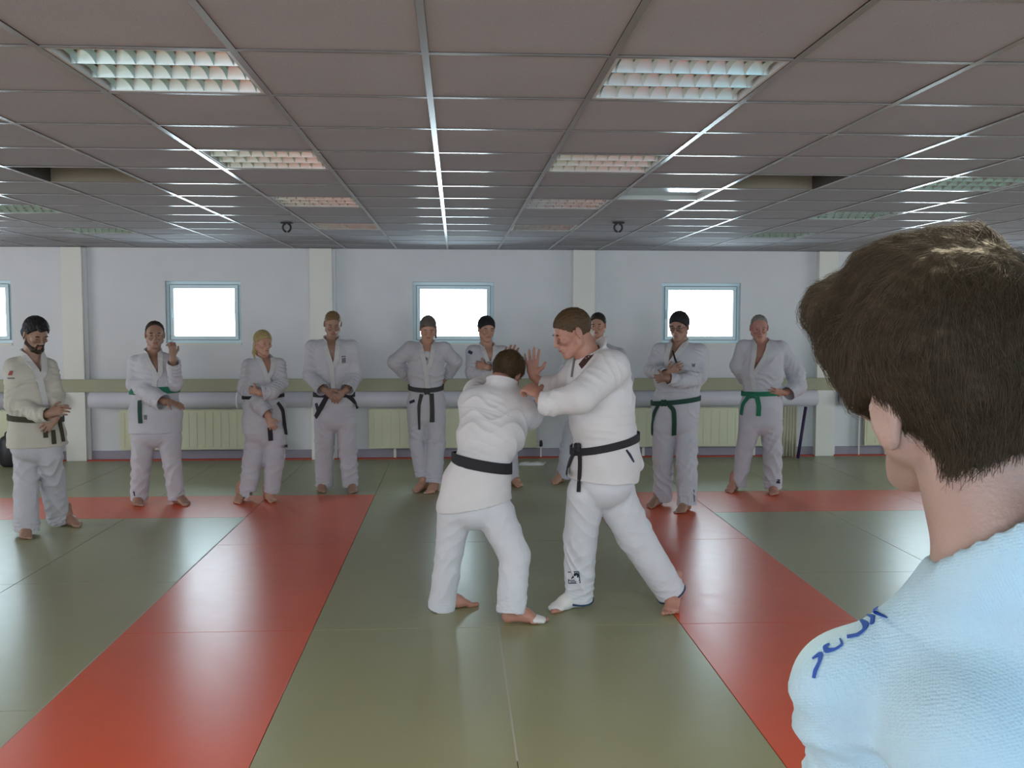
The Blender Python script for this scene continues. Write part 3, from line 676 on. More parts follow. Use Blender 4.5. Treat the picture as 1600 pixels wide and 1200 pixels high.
def strands(name, c, R, s, m, parent, vol, n, length, seed, lift=0.25, width=0.0012, comb=None):
    """single hairs, each a thin tapered blade rooted on the surface of the hair volume and following it"""
    r = np.random.RandomState(seed); cl = r.normal(size=(3, 3)); R = np.asarray(R); V = []; Fc = []; seg = 5
    bv = vol.bvh(); pick = r.randint(0, len(vol.V), n); C0 = A3(c)
    for k in range(n):
        p = vol.V[pick[k]].copy(); loc, nn, _, _ = bv.find_nearest(Vector(p)); nn = A3(nn)
        d = R@(p-C0); d = nrm(d-np.array([0, -.015, .03]))
        g = np.array([0, -0.25, -1.0]) if comb is None else comb(d)
        g = g+.38*np.sin(cl@d*5+np.array([0, 2, 4.]))+.2*np.sin(cl.T@d*13+np.array([1, 3, 5.])); g = nrm(g)@R; g = g-(g@nn)*nn; g = nrm(nrm(g)+r.normal(size=3)*.17)
        L = length*s*(0.55+0.8*r.rand()); b = len(V); wv = nrm(np.cross(nn, g)+r.normal(size=3)*.3); lf = lift*(.4+1.1*r.rand()); p = p-nn*.002; hgt = -.001
        for q in range(seg+1):
            t = q/seg; ww = width*(1-t*0.85)*0.5*s; V += [p-wv*ww, p+wv*ww, p+nn*ww*0.8]
            if q == seg: break
            p = p+g*L/seg; hgt += lf*(1-t*1.15)*L/seg
            hit = bv.find_nearest(Vector(p), .05)
            if hit[0] is not None: nn = A3(hit[1]); p = p*.35+(A3(hit[0])+nn*max(hgt, -.001))*.65
            g = nrm(g-(g@nn)*nn*.8)
        for q in range(seg):
            a = b+3*q
            for e in range(3): Fc.append((a+e, a+(e+1) % 3, a+3+(e+1) % 3, a+3+e))
    V = np.array(V, np.float32); Fq = np.array(Fc, np.int32)
    me = bpy.data.meshes.new(name); me.vertices.add(len(V)); me.vertices.foreach_set('co', V.ravel()); me.loops.add(4*len(Fq)); me.loops.foreach_set('vertex_index', Fq.ravel())
    me.polygons.add(len(Fq)); me.polygons.foreach_set('loop_start', np.arange(0, 4*len(Fq), 4, dtype=np.int32)); me.update(calc_edges=True)
    o = link(name, me, m, parent); o['kind'] = 'stuff'; return o

def person(S):
    Y = S['Y'] if 'Y' in S else F(*S['ground']).y
    pm = FOC/(Y*0.9935+0.02)                      # pixels per metre at the figure's distance
    P = lambda px, py, dd=0.0: A3(W(px, py, Y+dd))
    def rr(r, dd=0.0): return r/(FOC/(Y+dd))
    h = S.get('h', .0072); seed = S.get('seed', 1); hs = S.get('hs', 1.0)
    root = empty('person', (P(*S['head'][:2])[0], Y, 0), S['label'], 'person', None)
    sk, gi, gt, gl_ = M[S.get('skin', 'skin')], M[S.get('gi', 'gi')], M[S.get('tr', 'trousers')], M[S.get('lap', 'lapel')]
    tf = frame(S['tor']); side, fwd = tf[0], tf[1]
    psi = math.radians(S['tor'])
    # ---- torso rows
    rows = []
    for rw_ in S['rows']:
        py, xl, xr = rw_[:3]; dd = rw_[3] if len(rw_) > 3 else 0; q = rw_[4] if len(rw_) > 4 else .68
        wapp = (xr-xl)/2/(FOC/(Y+dd)); a = wapp/math.sqrt(math.cos(psi)**2+(q*math.sin(psi))**2); py2 = py if np.isscalar(py) else py
        rows.append((P((xl+xr)/2, py, dd), a, a*q))
    tiltw = lambda i: side
    jk = Vol(); tor = Vol()
    for v in (jk, tor):
        v.chain([(c, a, d, side) for c, a, d in rows], .04)
    A, B = S['armA'], S['armB']                  # screen left, screen right: (px,py,r,dd)
    nb = P(*S['neck']); sA, sB = P(A[0][0], A[0][1], A[0][3]), P(B[0][0], B[0][1], B[0][3])
    rA, rB = rr(A[0][2]), rr(B[0][2])
    top = nb+np.array([0, 0, -.035])
    for v in (jk, tor):
        v.cone(sA, top, rA*.95, .062, k=.05); v.cone(sB, top, rB*.95, .062, k=.05)
        v.cone((sA+sB)/2-np.array([0, 0, .05]), rows[0][0], (rows[0][1])*.95, rows[0][1], rows[0][2]*.95, rows[0][2], side, .04)
    segs = []; arms = {}
    for key, ch in (('A', A), ('B', B)):
        pts = [P(x, y, d) for x, y, r, d in ch]; rs = [rr(r, d) for x, y, r, d in ch]; arms[key] = (pts, rs)
        sl = Vol()
        for q in range(len(pts)-1): sl.cone(pts[q], pts[q+1], rs[q], rs[q+1], k=.022); segs.append((pts[q], pts[q+1], max(rs[q], rs[q+1]), .10*max(1, rs[q]/.062), .75, 1.9))
        # open cuff
        u = nrm(pts[-1]-pts[-2]); e = pts[-1]+u*rs[-1]
        sl.cone(pts[-1]-u*.035, pts[-1]+u*.10, rs[-1]-.010, rs[-1]-.009, k=.002, op='c')
        sl.cone(pts[-1]+u*(.012+.06), pts[-1]+u*.12, rs[-1]+.03, k=.003, op='c') if False else None
        cut = u; bq = pts[-1]+u*.012
        f0 = (lambda X, Y, Z, c=cut, b=bq: -((X-b[0])*c[0]+(Y-b[1])*c[1]+(Z-b[2])*c[2])+0*X); near = (lambda X, Y, Z, b=bq, R_=rs[-1]+.05: np.sqrt((X-b[0])**2+(Y-b[1])**2+(Z-b[2])**2)-R_)
        sl.p.append((lambda X, Y, Z, f0=f0, near=near: np.maximum(f0(X, Y, Z), near(X, Y, Z)), None, None, .003, 'c'))
        jk.sub(sl, .025)
    for (x0, y0, d0, r0, x1, y1, d1, r1) in S.get('jx', []): jk.cone(P(x0, y0, d0), P(x1, y1, d1), rr(r0, d0), rr(r1, d1), k=.03)
    hem = rows[-1]
    hn = np.array([0, 0, -1.0]) if 'hemn' not in S else nrm(S['hemn'])
    jk.half(hn, hem[0]+(-hn)*0.0, 'c', .003, hem[0]-np.array([.5, .5, .45]), hem[0]+np.array([.5, .5, .05]))
    # neck opening
    if 'vneck' in S:
        vx, vy = S['vneck']; nk = nb+fwd*.025+np.array([0, 0, .03])
        # apex on the front surface of the jacket
        d = np.array(ray(vx, vy)); o_ = A3(CAM)
        t = (Y-.45-o_[1])/d[1]
        for _ in range(80):
            dv = tor.val(o_+d*t)[0]
            if dv < .002: break
            t += max(dv, .002)*.8
        ap = o_+d*t; S['_ap'] = ap
        md = (ap+nk)/2; jk.cone(ap+fwd*.02, nk+fwd*.055, .004, .058*S.get('vw', 1), .045, .095, side, k=.003, op='c')
    nkr = .060*hs
    jk.cone(nb-np.array([0, 0, .02]), nb+np.array([0, 0, .12])+fwd*.03, nkr, nkr+.02, k=.004, op='c')
    ring = []
    if S.get('collar'):
        for ang in np.linspace(-110, 110, 20):
            a = math.radians(ang); ring.append(nb+S.get('cofs', np.zeros(3))+side*math.sin(a)*S.get('crx', .078)-fwd*math.cos(a)*S.get('cry', .078)+np.array([0, 0, S.get('cz', .03)-.02*(1-math.cos(a))*S.get('cdrop', 1)+S.get('ctilt', 0)*math.sin(a)]))
        cv = Vol(); cu = nrm(S.get('cup', [0, 0, 1]))
        for q in range(19): cv.cone(ring[q]-cu*.012, ring[q+1]-cu*.012, S.get('cw', .05)*.5+.006, S.get('cw', .05)*.5+.006, .0085, .0085, cu, .01)
        jk.sub(cv, .022)
    jm = jk.mesh('jacket', h, folds(seed, segs+[(rows[0][0], rows[-3][0], rows[1][1], .17, 1.1, 1.6), (rows[-2][0], rows[-1][0], rows[-1][1], .35, .7, 3.0)], S.get('amp', .006)))
    jacket = link('jacket', jm, gi); attach(jacket, root); jb = jk.bvh()
    # ---- trousers
    tr = Vol(); tsegs = []; feet = []
    bd = Vol()
    hipc = P(*S['hips'][:2], S['hips'][3] if len(S['hips']) > 3 else 0); hw = rr(S['hips'][2])
    lr = rows[-1]; zz = np.array([0, 0, 1.0]); tr.cone(lr[0]+zz*.06, lr[0]+zz*.0, lr[1]*.90, lr[1]*.88, lr[2]*.90, lr[2]*.88, side, .03)
    for key in ('A', 'B'):
        L = S['leg'+key]; hx, hy, tx, ty = S['foot'+key]
        hp, tp = A3(F(hx, hy)), A3(F(tx, ty)); dirf = nrm((tp-hp)*[1, 1, 0])
        ank = hp+dirf*.055; d_an = ank[1]-Y
        n = len(L); pts, rs = [], []
        for q, nd in enumerate(L):
            x, y, r = nd[:3]; dd = nd[3] if len(nd) > 3 else d_an*(q/(n-1))
            pts.append(P(x, y, dd)); rs.append(rr(r, dd))
        tr.cone(hipc+np.array([0, 0, .06]), hipc-np.array([0, 0, .04]), hw*1.0, hw*.98, hw*.70, hw*.68, side, .03); tr.cone(hipc-np.array([0, 0, .04]), pts[0], hw*.93, rs[0]*.96, hw*.64, rs[0]*.93, side, .02)
        for q in range(n-1): tr.cone(pts[q], pts[q+1], rs[q], rs[q+1], k=.018); tsegs.append((pts[q], pts[q+1], max(rs[q:q+2]), .30, 1.0, 2.6))
        tsegs.append((pts[-1]+(pts[-2]-pts[-1])*.3, pts[-1], rs[-1], .075, .7, .9))
        u = nrm(pts[-1]-pts[-2]); tr.half(u, pts[-1], 'c', .003, pts[-1]-rs[-1]*1.0-.09, pts[-1]+rs[-1]*1.0+.09)
        tr.cone(pts[-1]-u*.045, pts[-1]+u*.09, rs[-1]-.010, rs[-1]-.008, k=.002, op='c')
        fs = S.get('fs', 1.0); inner = None
        g = foot(bd, hp, tp, fs, ankle=None, tip=S.get('tip'+key, 0.0)); rightside = np.cross(dirf, [0, 0, 1.0])
        other = A3(F(*S['foot'+('B' if key == 'A' else 'A')][:2])); inner = 1 if (other-hp)@rightside > 0 else -1
        toes(bd, g[0], g[1], g[2], g[3], fs, inner)
        kn = pts[len(pts)//2]; an = g[0]+dirf*.055*fs+np.array([0, 0, .10*fs+S.get('tip'+key, 0)*.10])
        bd.cone(pts[0], kn, min(.075, rs[0]*.75), min(.052, rs[1]*.7), k=.02); bd.cone(kn, an, min(.052, rs[1]*.7), .038, k=.02)
        feet.append((g, dirf, fs, pts[-1], rs[-1], u))
    tm = tr.mesh('trousers', h, folds(seed+7, tsegs, S.get('amp', .006)))
    trs = attach(link('trousers', tm, gt), root); tb = tr.bvh()
    # ---- skin body
    for q in range(len(rows)-2):
        a, b = rows[q], rows[q+1]; f = lambda x: max(x*.84-.014, .03)
        bd.cone(a[0], b[0], f(a[1]), f(b[1]), f(a[2]), f(b[2]), side, .04)
    bd.cone(hipc+np.array([0, 0, .08]), hipc+np.array([0, 0, .03]), hw*.62, hw*.55, hw*.42, hw*.36, side, .02)
    bd.cone(sA+np.array([0, 0, -.012]), top, rA*.6, .05, k=.05); bd.cone(sB+np.array([0, 0, -.012]), top, rB*.6, .05, k=.05)
    bd.cone((sA+sB)/2-np.array([0, 0, .04])+fwd*.012, rows[0][0]+fwd*.008, rows[0][1]*.8, rows[0][1]*.82, rows[0][2]*.86, rows[0][2]*.88, side, .03)
    HR = frame(*S['face'][:3]); hc = P(*S['head'])
    HP = head(bd, hc, HR, hs, nb, S.get('ear_dz', 0), S.get('nose', 1.0), S.get('neck_r', .056))
    for key in ('A', 'B'):
        pts, rs = arms[key]; H_ = S['hand'+key]; wr = P(*H_['w']); tip = P(*H_['t'])
        for q in range(len(pts)-1): bd.cone(pts[q], pts[q+1] if q < len(pts)-2 else (pts[q+1]*.6+wr*.4), .045 if q == 0 else .038, .036 if q == 0 else .028, k=.02)
        bd.cone(pts[-1]*.6+wr*.4, wr, .030, .024, k=.02)
        hand(bd, wr, tip-wr, H_['n'], H_.get('th', 1), H_.get('c', .4), H_.get('s', .98), H_.get('sp', .08))
    bm = bd.mesh('body', S.get('hb', h*.8), None, 1)
    body = attach(link('body', bm, sk), root)
    # ---- face
    fc = S.get('browm', S.get('hair', 'h_dbrown'))
    for e in (-1, 1):
        attach(blob('eye', HP(.031*e, .0825, .002), HR, .0080*hs, .0048*hs, .0045*hs if not S.get('down') else .003*hs, M['eye'], None, 6), root)
        attach(blob('eyebrow', HP(.032*e, .0865, .0245), HR, .019*hs, .005*hs, .0045*hs, M[fc], None, 6), root)
    attach(blob('lips', HP(0, .0945, -.0585), HR, .021*hs, .0065*hs, .0062*hs, M['lips'], None, 6), root)
    # ---- hair
    hm = M[S.get('hair', 'h_dbrown')]; hv = Vol(); th = S.get('hth', .012); rc = S.get('recede', 0)
    hv.ell(HP(0, -.015, .034), HR, (.075+th)*hs, (.094+th)*hs, (.084+th*1.25)*hs, .01)
    if S.get('hairx'): S['hairx'](hv, HP, HR, hs)
    zl = S.get('nape', -.075); yf = .088-rc
    n_ = HR[1]*(.06-zl)+HR[2]*(-(yf+.035))   # plane through hairline and nape
    big = .3
    a_ = HP(0, yf, .073+rc*.25); hv.half(n_, a_, 'c', .006)
    for e in (-1, 1): hv.ell(HP(.088*e, .004, -.012+S.get('ear_dz', 0)), HR, .03*hs, .024*hs, .033*hs, .006, 'c')
    def hd(Pv, N):
        q = (Pv-A3(hc))@HR.T; a = np.arctan2(q[:, 0], q[:, 2]+.02); return S.get('hamp', .0010)*(np.sin(a*26+q[:, 1]*60+2*np.sin(q[:, 1]*70))+.7*np.sin(a*47-q[:, 1]*90+1.3))
    if not S.get('nohair'):
        attach(link('hair', hv.mesh('hair', S.get('hh', h*.7), hd), hm), root)
    if not S.get('nohair'):
        st = dict(n=1000, length=.030, width=.0028, seed=seed, lift=.10); st.update(S.get('strands', {})); attach(strands('hair_strands', hc, HR, hs, hm, None, hv, **st), root)
    # ---- lapel
    def snap_cam(px, py, bv=None, off=.002):
        d = ray(px, py).normalized(); best = None
        for b_ in (bv or (jb, tb)):
            hit = b_.ray_cast(CAM, d)
            if hit[0] is not None and (best is None or hit[3] < best[3]): best = hit
        if best is None: return A3(P(px, py, -.12)), np.array([0, -1.0, 0])
        n2 = A3(best[1]); n2 = n2 if n2@A3(d) < 0 else -n2; return A3(best[0])+n2*off, n2
    def dense(pl, n=5):
        o = []
        for q in range(len(pl)-1):
            for k_ in range(n): o.append(tuple(pl[q][z]+(pl[q+1][z]-pl[q][z])*k_/n for z in range(len(pl[q]))))
        return o+[tuple(pl[-1])]
    def onsurf(name, pl, width_px, m, parent, th=.006, off=.001, label=None, n=6, bv=None, smooth_n=True):
        dl = dense(pl, n); Q = [snap_cam(p[0], p[1], bv, off) for p in dl]; pp = [q[0] for q in Q]; nn = [q[1] for q in Q]
        for _ in range(3):
            pp = [pp[0]]+[(pp[i-1]+pp[i]*2+pp[i+1])/4 for i in range(1, len(pp)-1)]+[pp[-1]]
            nn = [nn[0]]+[nrm(nn[i-1]+nn[i]*2+nn[i+1]) for i in range(1, len(nn)-1)]+[nn[-1]]
        Wd = [(p[2] if len(p) > 2 else width_px)*np.linalg.norm(pp[i]-A3(CAM))/FOC for i, p in enumerate(dl)]
        return attach(ribbon(name, pp, nn, Wd, th, m, None, label=label), parent)
    S['_surf'] = onsurf; S['_snap'] = snap_cam; S['_jb'] = jb; S['_tb'] = tb
    lw = S.get('lapw', .042)
    if 'vneck' in S:
        # two front bands of the collar, running from the belt up to the neck, then round the nape
        ap = S['_ap']; bl = np.array(P(*S['lapend'])) if 'lapend' in S else ap-np.array([0, 0, .18])
        def sproj(p):
            q = A3(p)+fwd*.3
            for _ in range(60):
                dv = tor.val(q)[0]
                if dv < .001: break
                q = q-fwd*max(dv, .001)*.8
            return q
        e_ = 1e-3
        def grad(p): return nrm([tor.val(p+np.eye(3)[i]*e_)[0]-tor.val(p-np.eye(3)[i]*e_)[0] for i in range(3)])
        nv = S.get('vw', 1); nside = {}
        for e in (-1, 1):
            nside[e] = nb+side*e*(.062*hs)+np.array([0, 0, .028])-fwd*.0
        cross_ = side*(.03)
        for e in (-1, 1):
            path = []
            end = sproj(bl+side*e*-.0) if e == 1 else sproj(ap-np.array([0, 0, .06])+side*.03*1)
            start = ap+side*e*(lw*.5)+np.array([0, 0, .005]); nu = nside[e]+fwd*.045-np.array([0, 0, .012])
            for t in np.linspace(0, 1, 6): path.append(sproj(end+(start-end)*t) if t < 1 else sproj(start))
            for t in np.linspace(.15, .85, 5):
                q = start+(nu-start)*t; q = q+side*e*.006*math.sin(t*math.pi); path.append(sproj(q))
            path.append(nside[e]+fwd*.02+side*e*.006); path.append(nside[e]-fwd*.02)
            for ang in (60, 30, 0): path.append(nb+side*e*math.sin(math.radians(ang))*(.062*hs)-fwd*(.02+.045*math.cos(math.radians(ang)))*hs+np.array([0, 0, .040]))
            path = np.array(path)
            for _ in range(2): path[1:-1] = (path[:-2]+2*path[1:-1]+path[2:])/4
            nn = []; wdv = []
            for i_, q in enumerate(path):
                if i_ < 11: g_ = grad(q)
                else: g_ = nrm((q-nb)*[1, 1, 0])
                t_ = nrm(path[min(i_+1, len(path)-1)]-path[max(i_-1, 0)]); nn.append(g_); wdv.append(np.cross(t_, g_))
            base = []
            for i_, q in enumerate(path):
                o_ = .005
                if i_ < 11:
                    hit = jb.ray_cast(Vector(q+nn[i_]*.04), Vector(-nn[i_]), .08)
                    if hit[0] is not None: o_ = np.clip(.04-hit[3], -.004, .016)+.001
                base.append(o_)
            base = np.array(base); base[1:-1] = np.maximum(base[1:-1], (base[:-2]+base[2:])/2)
            base = [q+nn[i_]*base[i_] for i_, q in enumerate(path)]
            attach(ribbon('lapel', base, nn, lw, .012, gl_, None, wdv), root)
    if S.get('collar') == 1:      # stand-up band behind the neck, seen from the back
        path, nn = [], []
        for ang in np.linspace(-100, 100, 22):
            a = math.radians(ang); q = nb+S.get('cofs', np.zeros(3))+side*math.sin(a)*S.get('crx', .078)-fwd*math.cos(a)*S.get('cry', .078)+np.array([0, 0, S.get('cz', .03)-.02*(1-math.cos(a))*S.get('cdrop', 1)+S.get('ctilt', 0)*math.sin(a)])
            path.append(q); nn.append(nrm((q-nb)*[1, 1, 0]))
        cu = nrm(S.get('cup', [0, 0, 1])); attach(ribbon('collar', path, nn, S.get('cw', .05), .010, gl_, None, [cu]*len(path)), root)
    # ---- belt
    if 'belt' in S:
        bx0, by0, bx1, by1 = S['belt'][:4]; bdd = S['belt'][4] if len(S['belt']) > 4 else 0; bm2 = M[S.get('beltm', 'belt')]; bw = S.get('bw', .042)
        cA, cB = P(bx0, by0, bdd), P(bx1, by1, bdd); c = (cA+cB)/2; lat = nrm(cB-cA); sgn = 1 if side@lat > 0 else -1
        slope = (cB[2]-cA[2])/max(1e-6, np.linalg.norm((cB-cA)[:2]))
        path, nn = [], []
        sag = S.get('sag', .0)
        for q in range(56):
            a = 2*math.pi*q/56; dirn = side*math.cos(a)+fwd*math.sin(a); dirn = dirn+np.array([0, 0, slope*(dirn[:2]@lat[:2])-sag*max(0, math.sin(a))])
            r_ = .42
            for _ in range(60):
                dv = tor.val(c+dirn*r_)[0]
                if dv < .0015: break
                r_ -= max(dv, .0015)*.8
                if r_ < .02: break
            hit = jb.ray_cast(Vector(c+dirn*(r_+.03)), Vector(-dirn), .06); r_ = max(r_, min(r_+.012, r_+.03-hit[3]+.001)) if hit[0] is not None else r_; path.append(c+dirn*r_); nn.append(nrm(dirn*[1, 1, 0]))
        path = np.array(path)
        belt = attach(ribbon('belt', [path[q]+nn[q]*.002 for q in range(56)], nn, bw, .009, bm2, None, [np.array([0, 0, 1.0])-slope*A3([lat[0], lat[1], 0])*0]*56, True), root)
        if 'knot' in S:
            kx, ky = S['knot']; kp, kn_ = snap_cam(kx, ky, (jb,), .012); kR = np.array([nrm(np.cross(kn_, [0, 0, 1])), kn_, [0, 0, 1.0]])
            kv = Vol(); kv.cone(kp-kR[0]*.014+kR[2]*.010, kp+kR[0]*.014-kR[2]*.010, .022, .022, .014, .014, kR[2], .004).cone(kp+kR[0]*.014+kR[2]*.012, kp-kR[0]*.014-kR[2]*.012, .017, .017, .016, .016, kR[2], .003)
            attach(link('belt_knot', kv.mesh('belt_knot', .003), bm2), belt)
        for pl in S.get('ends', []):
            onsurf('belt_end', pl, S.get('ew', bw*.95*pm), M[S['endm']] if 'endm' in S else bm2, belt, .006, .006)
    for name, pl, wpx, mk, lab in S.get('marks', []): onsurf(name, pl, wpx, M[mk], jacket if S.get('mj') else root, .0012, .001, lab)
    if S.get('after'): S['after'](S, root, dict(P=P, rr=rr, HP=HP, HR=HR, hs=hs, side=side, fwd=fwd, feet=feet, jacket=jacket, trousers=trs, pm=pm, surf=onsurf, snap=snap_cam, nb=nb, tor=tor, arms=arms, rows=rows))
    return root

# ---- extras used by single figures
def ex_beard_band(S, root, k):
    HP, HR = k['HP'], k['HR']; v = Vol()
    for e in (-1, 1):
        q = [(HP(.059*e, .0, -.030), .013), (HP(.058*e, .012, -.066), .0165), (HP(.031*e, .064, -.095), .020), (HP(0, .079, -.103), .020)]
        for a, b in zip(q, q[1:]): v.cone(a[0], b[0], a[1], b[1], k=.012)
        v.cone(HP(.020*e, .094, -.046), HP(.026*e, .082, -.085), .008, .010, k=.01)
    v.cone(HP(-.02, .094, -.045), HP(.02, .094, -.045), .0075, k=.005)
    v.ell(HP(0, .10, -.06), HR, .021, .02, .008, .003, 'c')
    attach(link('beard', v.mesh('beard', .004), M['h_dbrown']), root)
    pts = []; nn = []
    for q in range(40):
        a = 2*math.pi*q/40; x, y = math.sin(a), math.cos(a); p = HP(x*.089, -.017+y*.108, .048+y*.018-.03*(y < -.2)*(-y)); pts.append(p); nn.append(nrm(HR[0]*x+HR[1]*y))
    v3 = Vol(); v3.cone(HP(0, -.07, .03), HP(0, -.115, -.045), .06, .045, k=.02).cone(HP(0, -.115, -.045), HP(0, -.115, -.10), .042, .02, k=.02).cone(HP(0, .07, .085), HP(-.02, .10, .10), .03, .012, k=.02).cone(HP(.02, .06, .09), HP(.03, .105, .085), .03, .010, k=.02); attach(link('long_hair', v3.mesh('long_hair', .005, lambda P_, N_: .002*np.sin(P_[:, 0]*240+P_[:, 2]*60)), M['h_black']), root)
    v2 = Vol(); v2.ell(HP(0, -.045, .0), HR, .086, .075, .022, .02)
    attach(link('head_scarf', v2.mesh('head_scarf', .005), M['blueband']), root)
    sn = k['snap']; onp = k['surf']
    onp('sleeve_patch', [(14, 583), (20, 583)], 7, M['redpatch'], root, .001, .001, 'round faded red badge on the sleeve', bv=(S['_jb'],)); onp('sleeve_patch', [(12, 591), (23, 591)], 2.2, M['greyp'], root, .001, .001, 'small dark line of print under the badge', bv=(S['_jb'],))
def ex_pony(S, root, k):
    HP = k['HP']; v = Vol(); v.cone(HP(-.03, -.10, .0), HP(-.075, -.09, -.07), .02, .022, k=.01).cone(HP(-.075, -.09, -.07), HP(-.085, -.07, -.14), .022, .009, k=.01)
    attach(link('ponytail', v.mesh('ponytail', .005), M[S['hair']]), root)
    # T-shirt in the neck opening
    tv = Vol(); nb, side, fwd, rows = k['nb'], k['side'], k['fwd'], k['rows']
    tv.cone(nb-np.array([0, 0, .045])+fwd*.012, rows[0][0]+fwd*.018, .085, rows[0][1]*.8, .075, rows[0][2]*.86, side, .02)
    tv.cone(nb, nb+np.array([0, 0, .1]), .061, .065, k=.003, op='c')
    tv.ell(nb+fwd*.07+np.array([0, 0, -.005]), np.eye(3), .05, .05, .045, .004, 'c')
    attach(link('t_shirt', tv.mesh('t_shirt', .006), M['whitecloth']), root)
    attach(blob('shirt_print', A3(W(667, 560, 1))*0+k['P'](666, 561, -.135), np.eye(3), .012, .006, .018, M['greyp'], None, 6), root)
    k['surf']('hip_patch', [(640, 629), (648, 626)], 4.5, M['navy'], root, .001, .001, 'small dark badge on the jacket skirt')
def ex_longhair(S, root, k):
    HP = k['HP']; v = Vol(); v.cone(HP(.055, -.05, -.01), HP(.062, -.045, -.10), .022, .020, k=.02).cone(HP(.062, -.045, -.10), HP(.070, -.02, -.15), .020, .010, k=.02).cone(HP(-.04, -.07, -.03), HP(-.03, -.07, -.10), .025, .02, k=.02)
    attach(link('hair_lock', v.mesh('hair_lock', .005), M['h_blond']), root)
    k['surf']('trouser_badge', [(446, 697), (449, 697)], 5, M['navy'], root, .001, .001, 'small dark round badge on the trouser leg', bv=(S['_tb'],))
def ex_glasses(S, root, k):
    HP, HR = k['HP'], k['HR']; b = MB()
    for e in (-1, 1):
        pts = [HP(.031*e+.022*math.cos(a), .1005-.004*abs(math.cos(a)), .002+.015*math.sin(a)) for a in [2*math.pi*q/16 for q in range(17)]]; b.tube(pts, .0018, 5, False)
        b.tube([HP(.053*e, .095, .006), HP(.08*e, .04, .006), HP(.083*e, -.01, .004)], .0018, 5)
    b.tube([HP(-.009, .101, .004), HP(0, .105, .007), HP(.009, .101, .004)], .0018, 5)
    attach(b.build('spectacles', M['glasses'], None, True), root)
    P = k['P']; pr = MB(); 
    attach(pr.tube([P(1051, 548, -.155), P(1055, 562, -.20), P(1062, 578, -.235)], [.006, .009, .009], 10).build('short_dark_bar', M['dark'], None, True), root)  # thin dark tapered tube in the neck opening of the jacket
    k['surf']('sleeve_patch', [(1081, 570), (1086, 571)], 6, M['greyp'], root, .001, .001, 'round grey badge on the sleeve', bv=(S['_jb'],)); k['surf']('trouser_badge', [(1084, 765), (1085, 784)], 3, M['greyp'], root, .001, .001, 'narrow dark tag at the trouser hem', bv=(S['_tb'],))
def ex_badge4(S, root, k):
    k['surf']('chest_badge', [(537, 556), (537, 567)], 6.5, M['greyp'], root, .001, .001, 'small dark green-grey badge on the chest', bv=(S['_jb'],))
    k['surf']('hip_badge', [(494, 630), (497, 642)], 6, M['navy'], root, .001, .001, 'dark badge on the jacket skirt', bv=(S['_jb'],))
def ex_badge11(S, root, k):
    k['surf']('trouser_badge', [(1216, 749), (1216, 755.5)], 6, M['navy'], root, .0012, .001, 'small dark square badge near the trouser hem', bv=(S['_tb'],))
    k['surf']('hip_badge', [(1157, 643), (1163, 645)], 6, M['navy'], root, .0012, .001, 'small dark badge at the corner of the jacket skirt', bv=(S['_jb'],))
def ex_badge2(S, root, k):
    k['surf']('hip_badge', [(225, 652), (230, 652)], 7, M['greyp'], root, .001, .001, 'small dark badge on the jacket skirt', bv=(S['_jb'],)); k['surf']('trouser_badge', [(209, 768), (210.5, 775)], 2.5, M['navy'], root, .001, .001, 'small dark tag at the trouser hem', bv=(S['_tb'],))
def ex_badge6(S, root, k): k['surf']('shoulder_badge', [(732, 549), (738, 552)], 5, M['navy'], root, .001, .001, 'dark badge on the shoulder', bv=(S['_jb'],))
def ex_badge9(S, root, k): k['surf']('sleeve_patch', [(977, 560), (980, 565)], 6, M['greyp'], root, .001, .001, 'dark badge on the sleeve', bv=(S['_jb'],))
def sock(root, k, which, a, b, name='sock', heel=True):
    g, dirf, fs, hp, r, u = k['feet'][which]; gg, x, y, z, ball = g; v = Vol(); e = .004; s = fs
    mid = gg+y*.13*s+z*.036*s
    if heel:
        v.cone(gg+y*.055*s+z*.13, gg+y*.055*s+z*.09, .045*s, .041*s, k=.02).cone(gg+y*.055*s+z*.09, gg+y*.03*s+z*.034*s, .041*s, .036*s, k=.02).cone(gg+y*.03*s+z*.036*s, mid, .036*s, .040*s, .036*s, .035*s, x, .02).cone(gg+y*.055*s+z*.09, mid+z*.008, .039*s, .040*s, .039*s, .031*s, x, .03)
        v.cone(mid, ball+z*.001, .040*s, .050*s, .034*s, .024*s, x, .02)
    v.cone(gg+y*.175*s+z*.022*s, gg+y*.215*s+z*.017*s, .050*s, .036*s, .023*s, .018*s, x, .01)
    v.half(-z, gg+z*.001, 'c', .003)
    attach(link(name, v.mesh(name, .004), M['whitecloth']), root)
def hemtrim(root, k, which):
    g, dirf, fs, hp, r, u = k['feet'][which]; pts, nn = [], []; a_ = nrm(np.cross(u, [0, 1, 0])); b_ = np.cross(u, a_)
    for q in range(40):
        t = 2*math.pi*q/40; d = a_*math.cos(t)+b_*math.sin(t); pts.append(hp-u*.006+d*(r-.004)); nn.append(d)
    attach(ribbon('hem_trim', pts, nn, .010, .007, M['blue_d'], None, [u]*40, True, 'dark blue edging round the trouser hem'), k['trousers'])
M['blue_d'] = mat('dark_blue_trim', (0.02, 0.05, 0.11), 0.8)
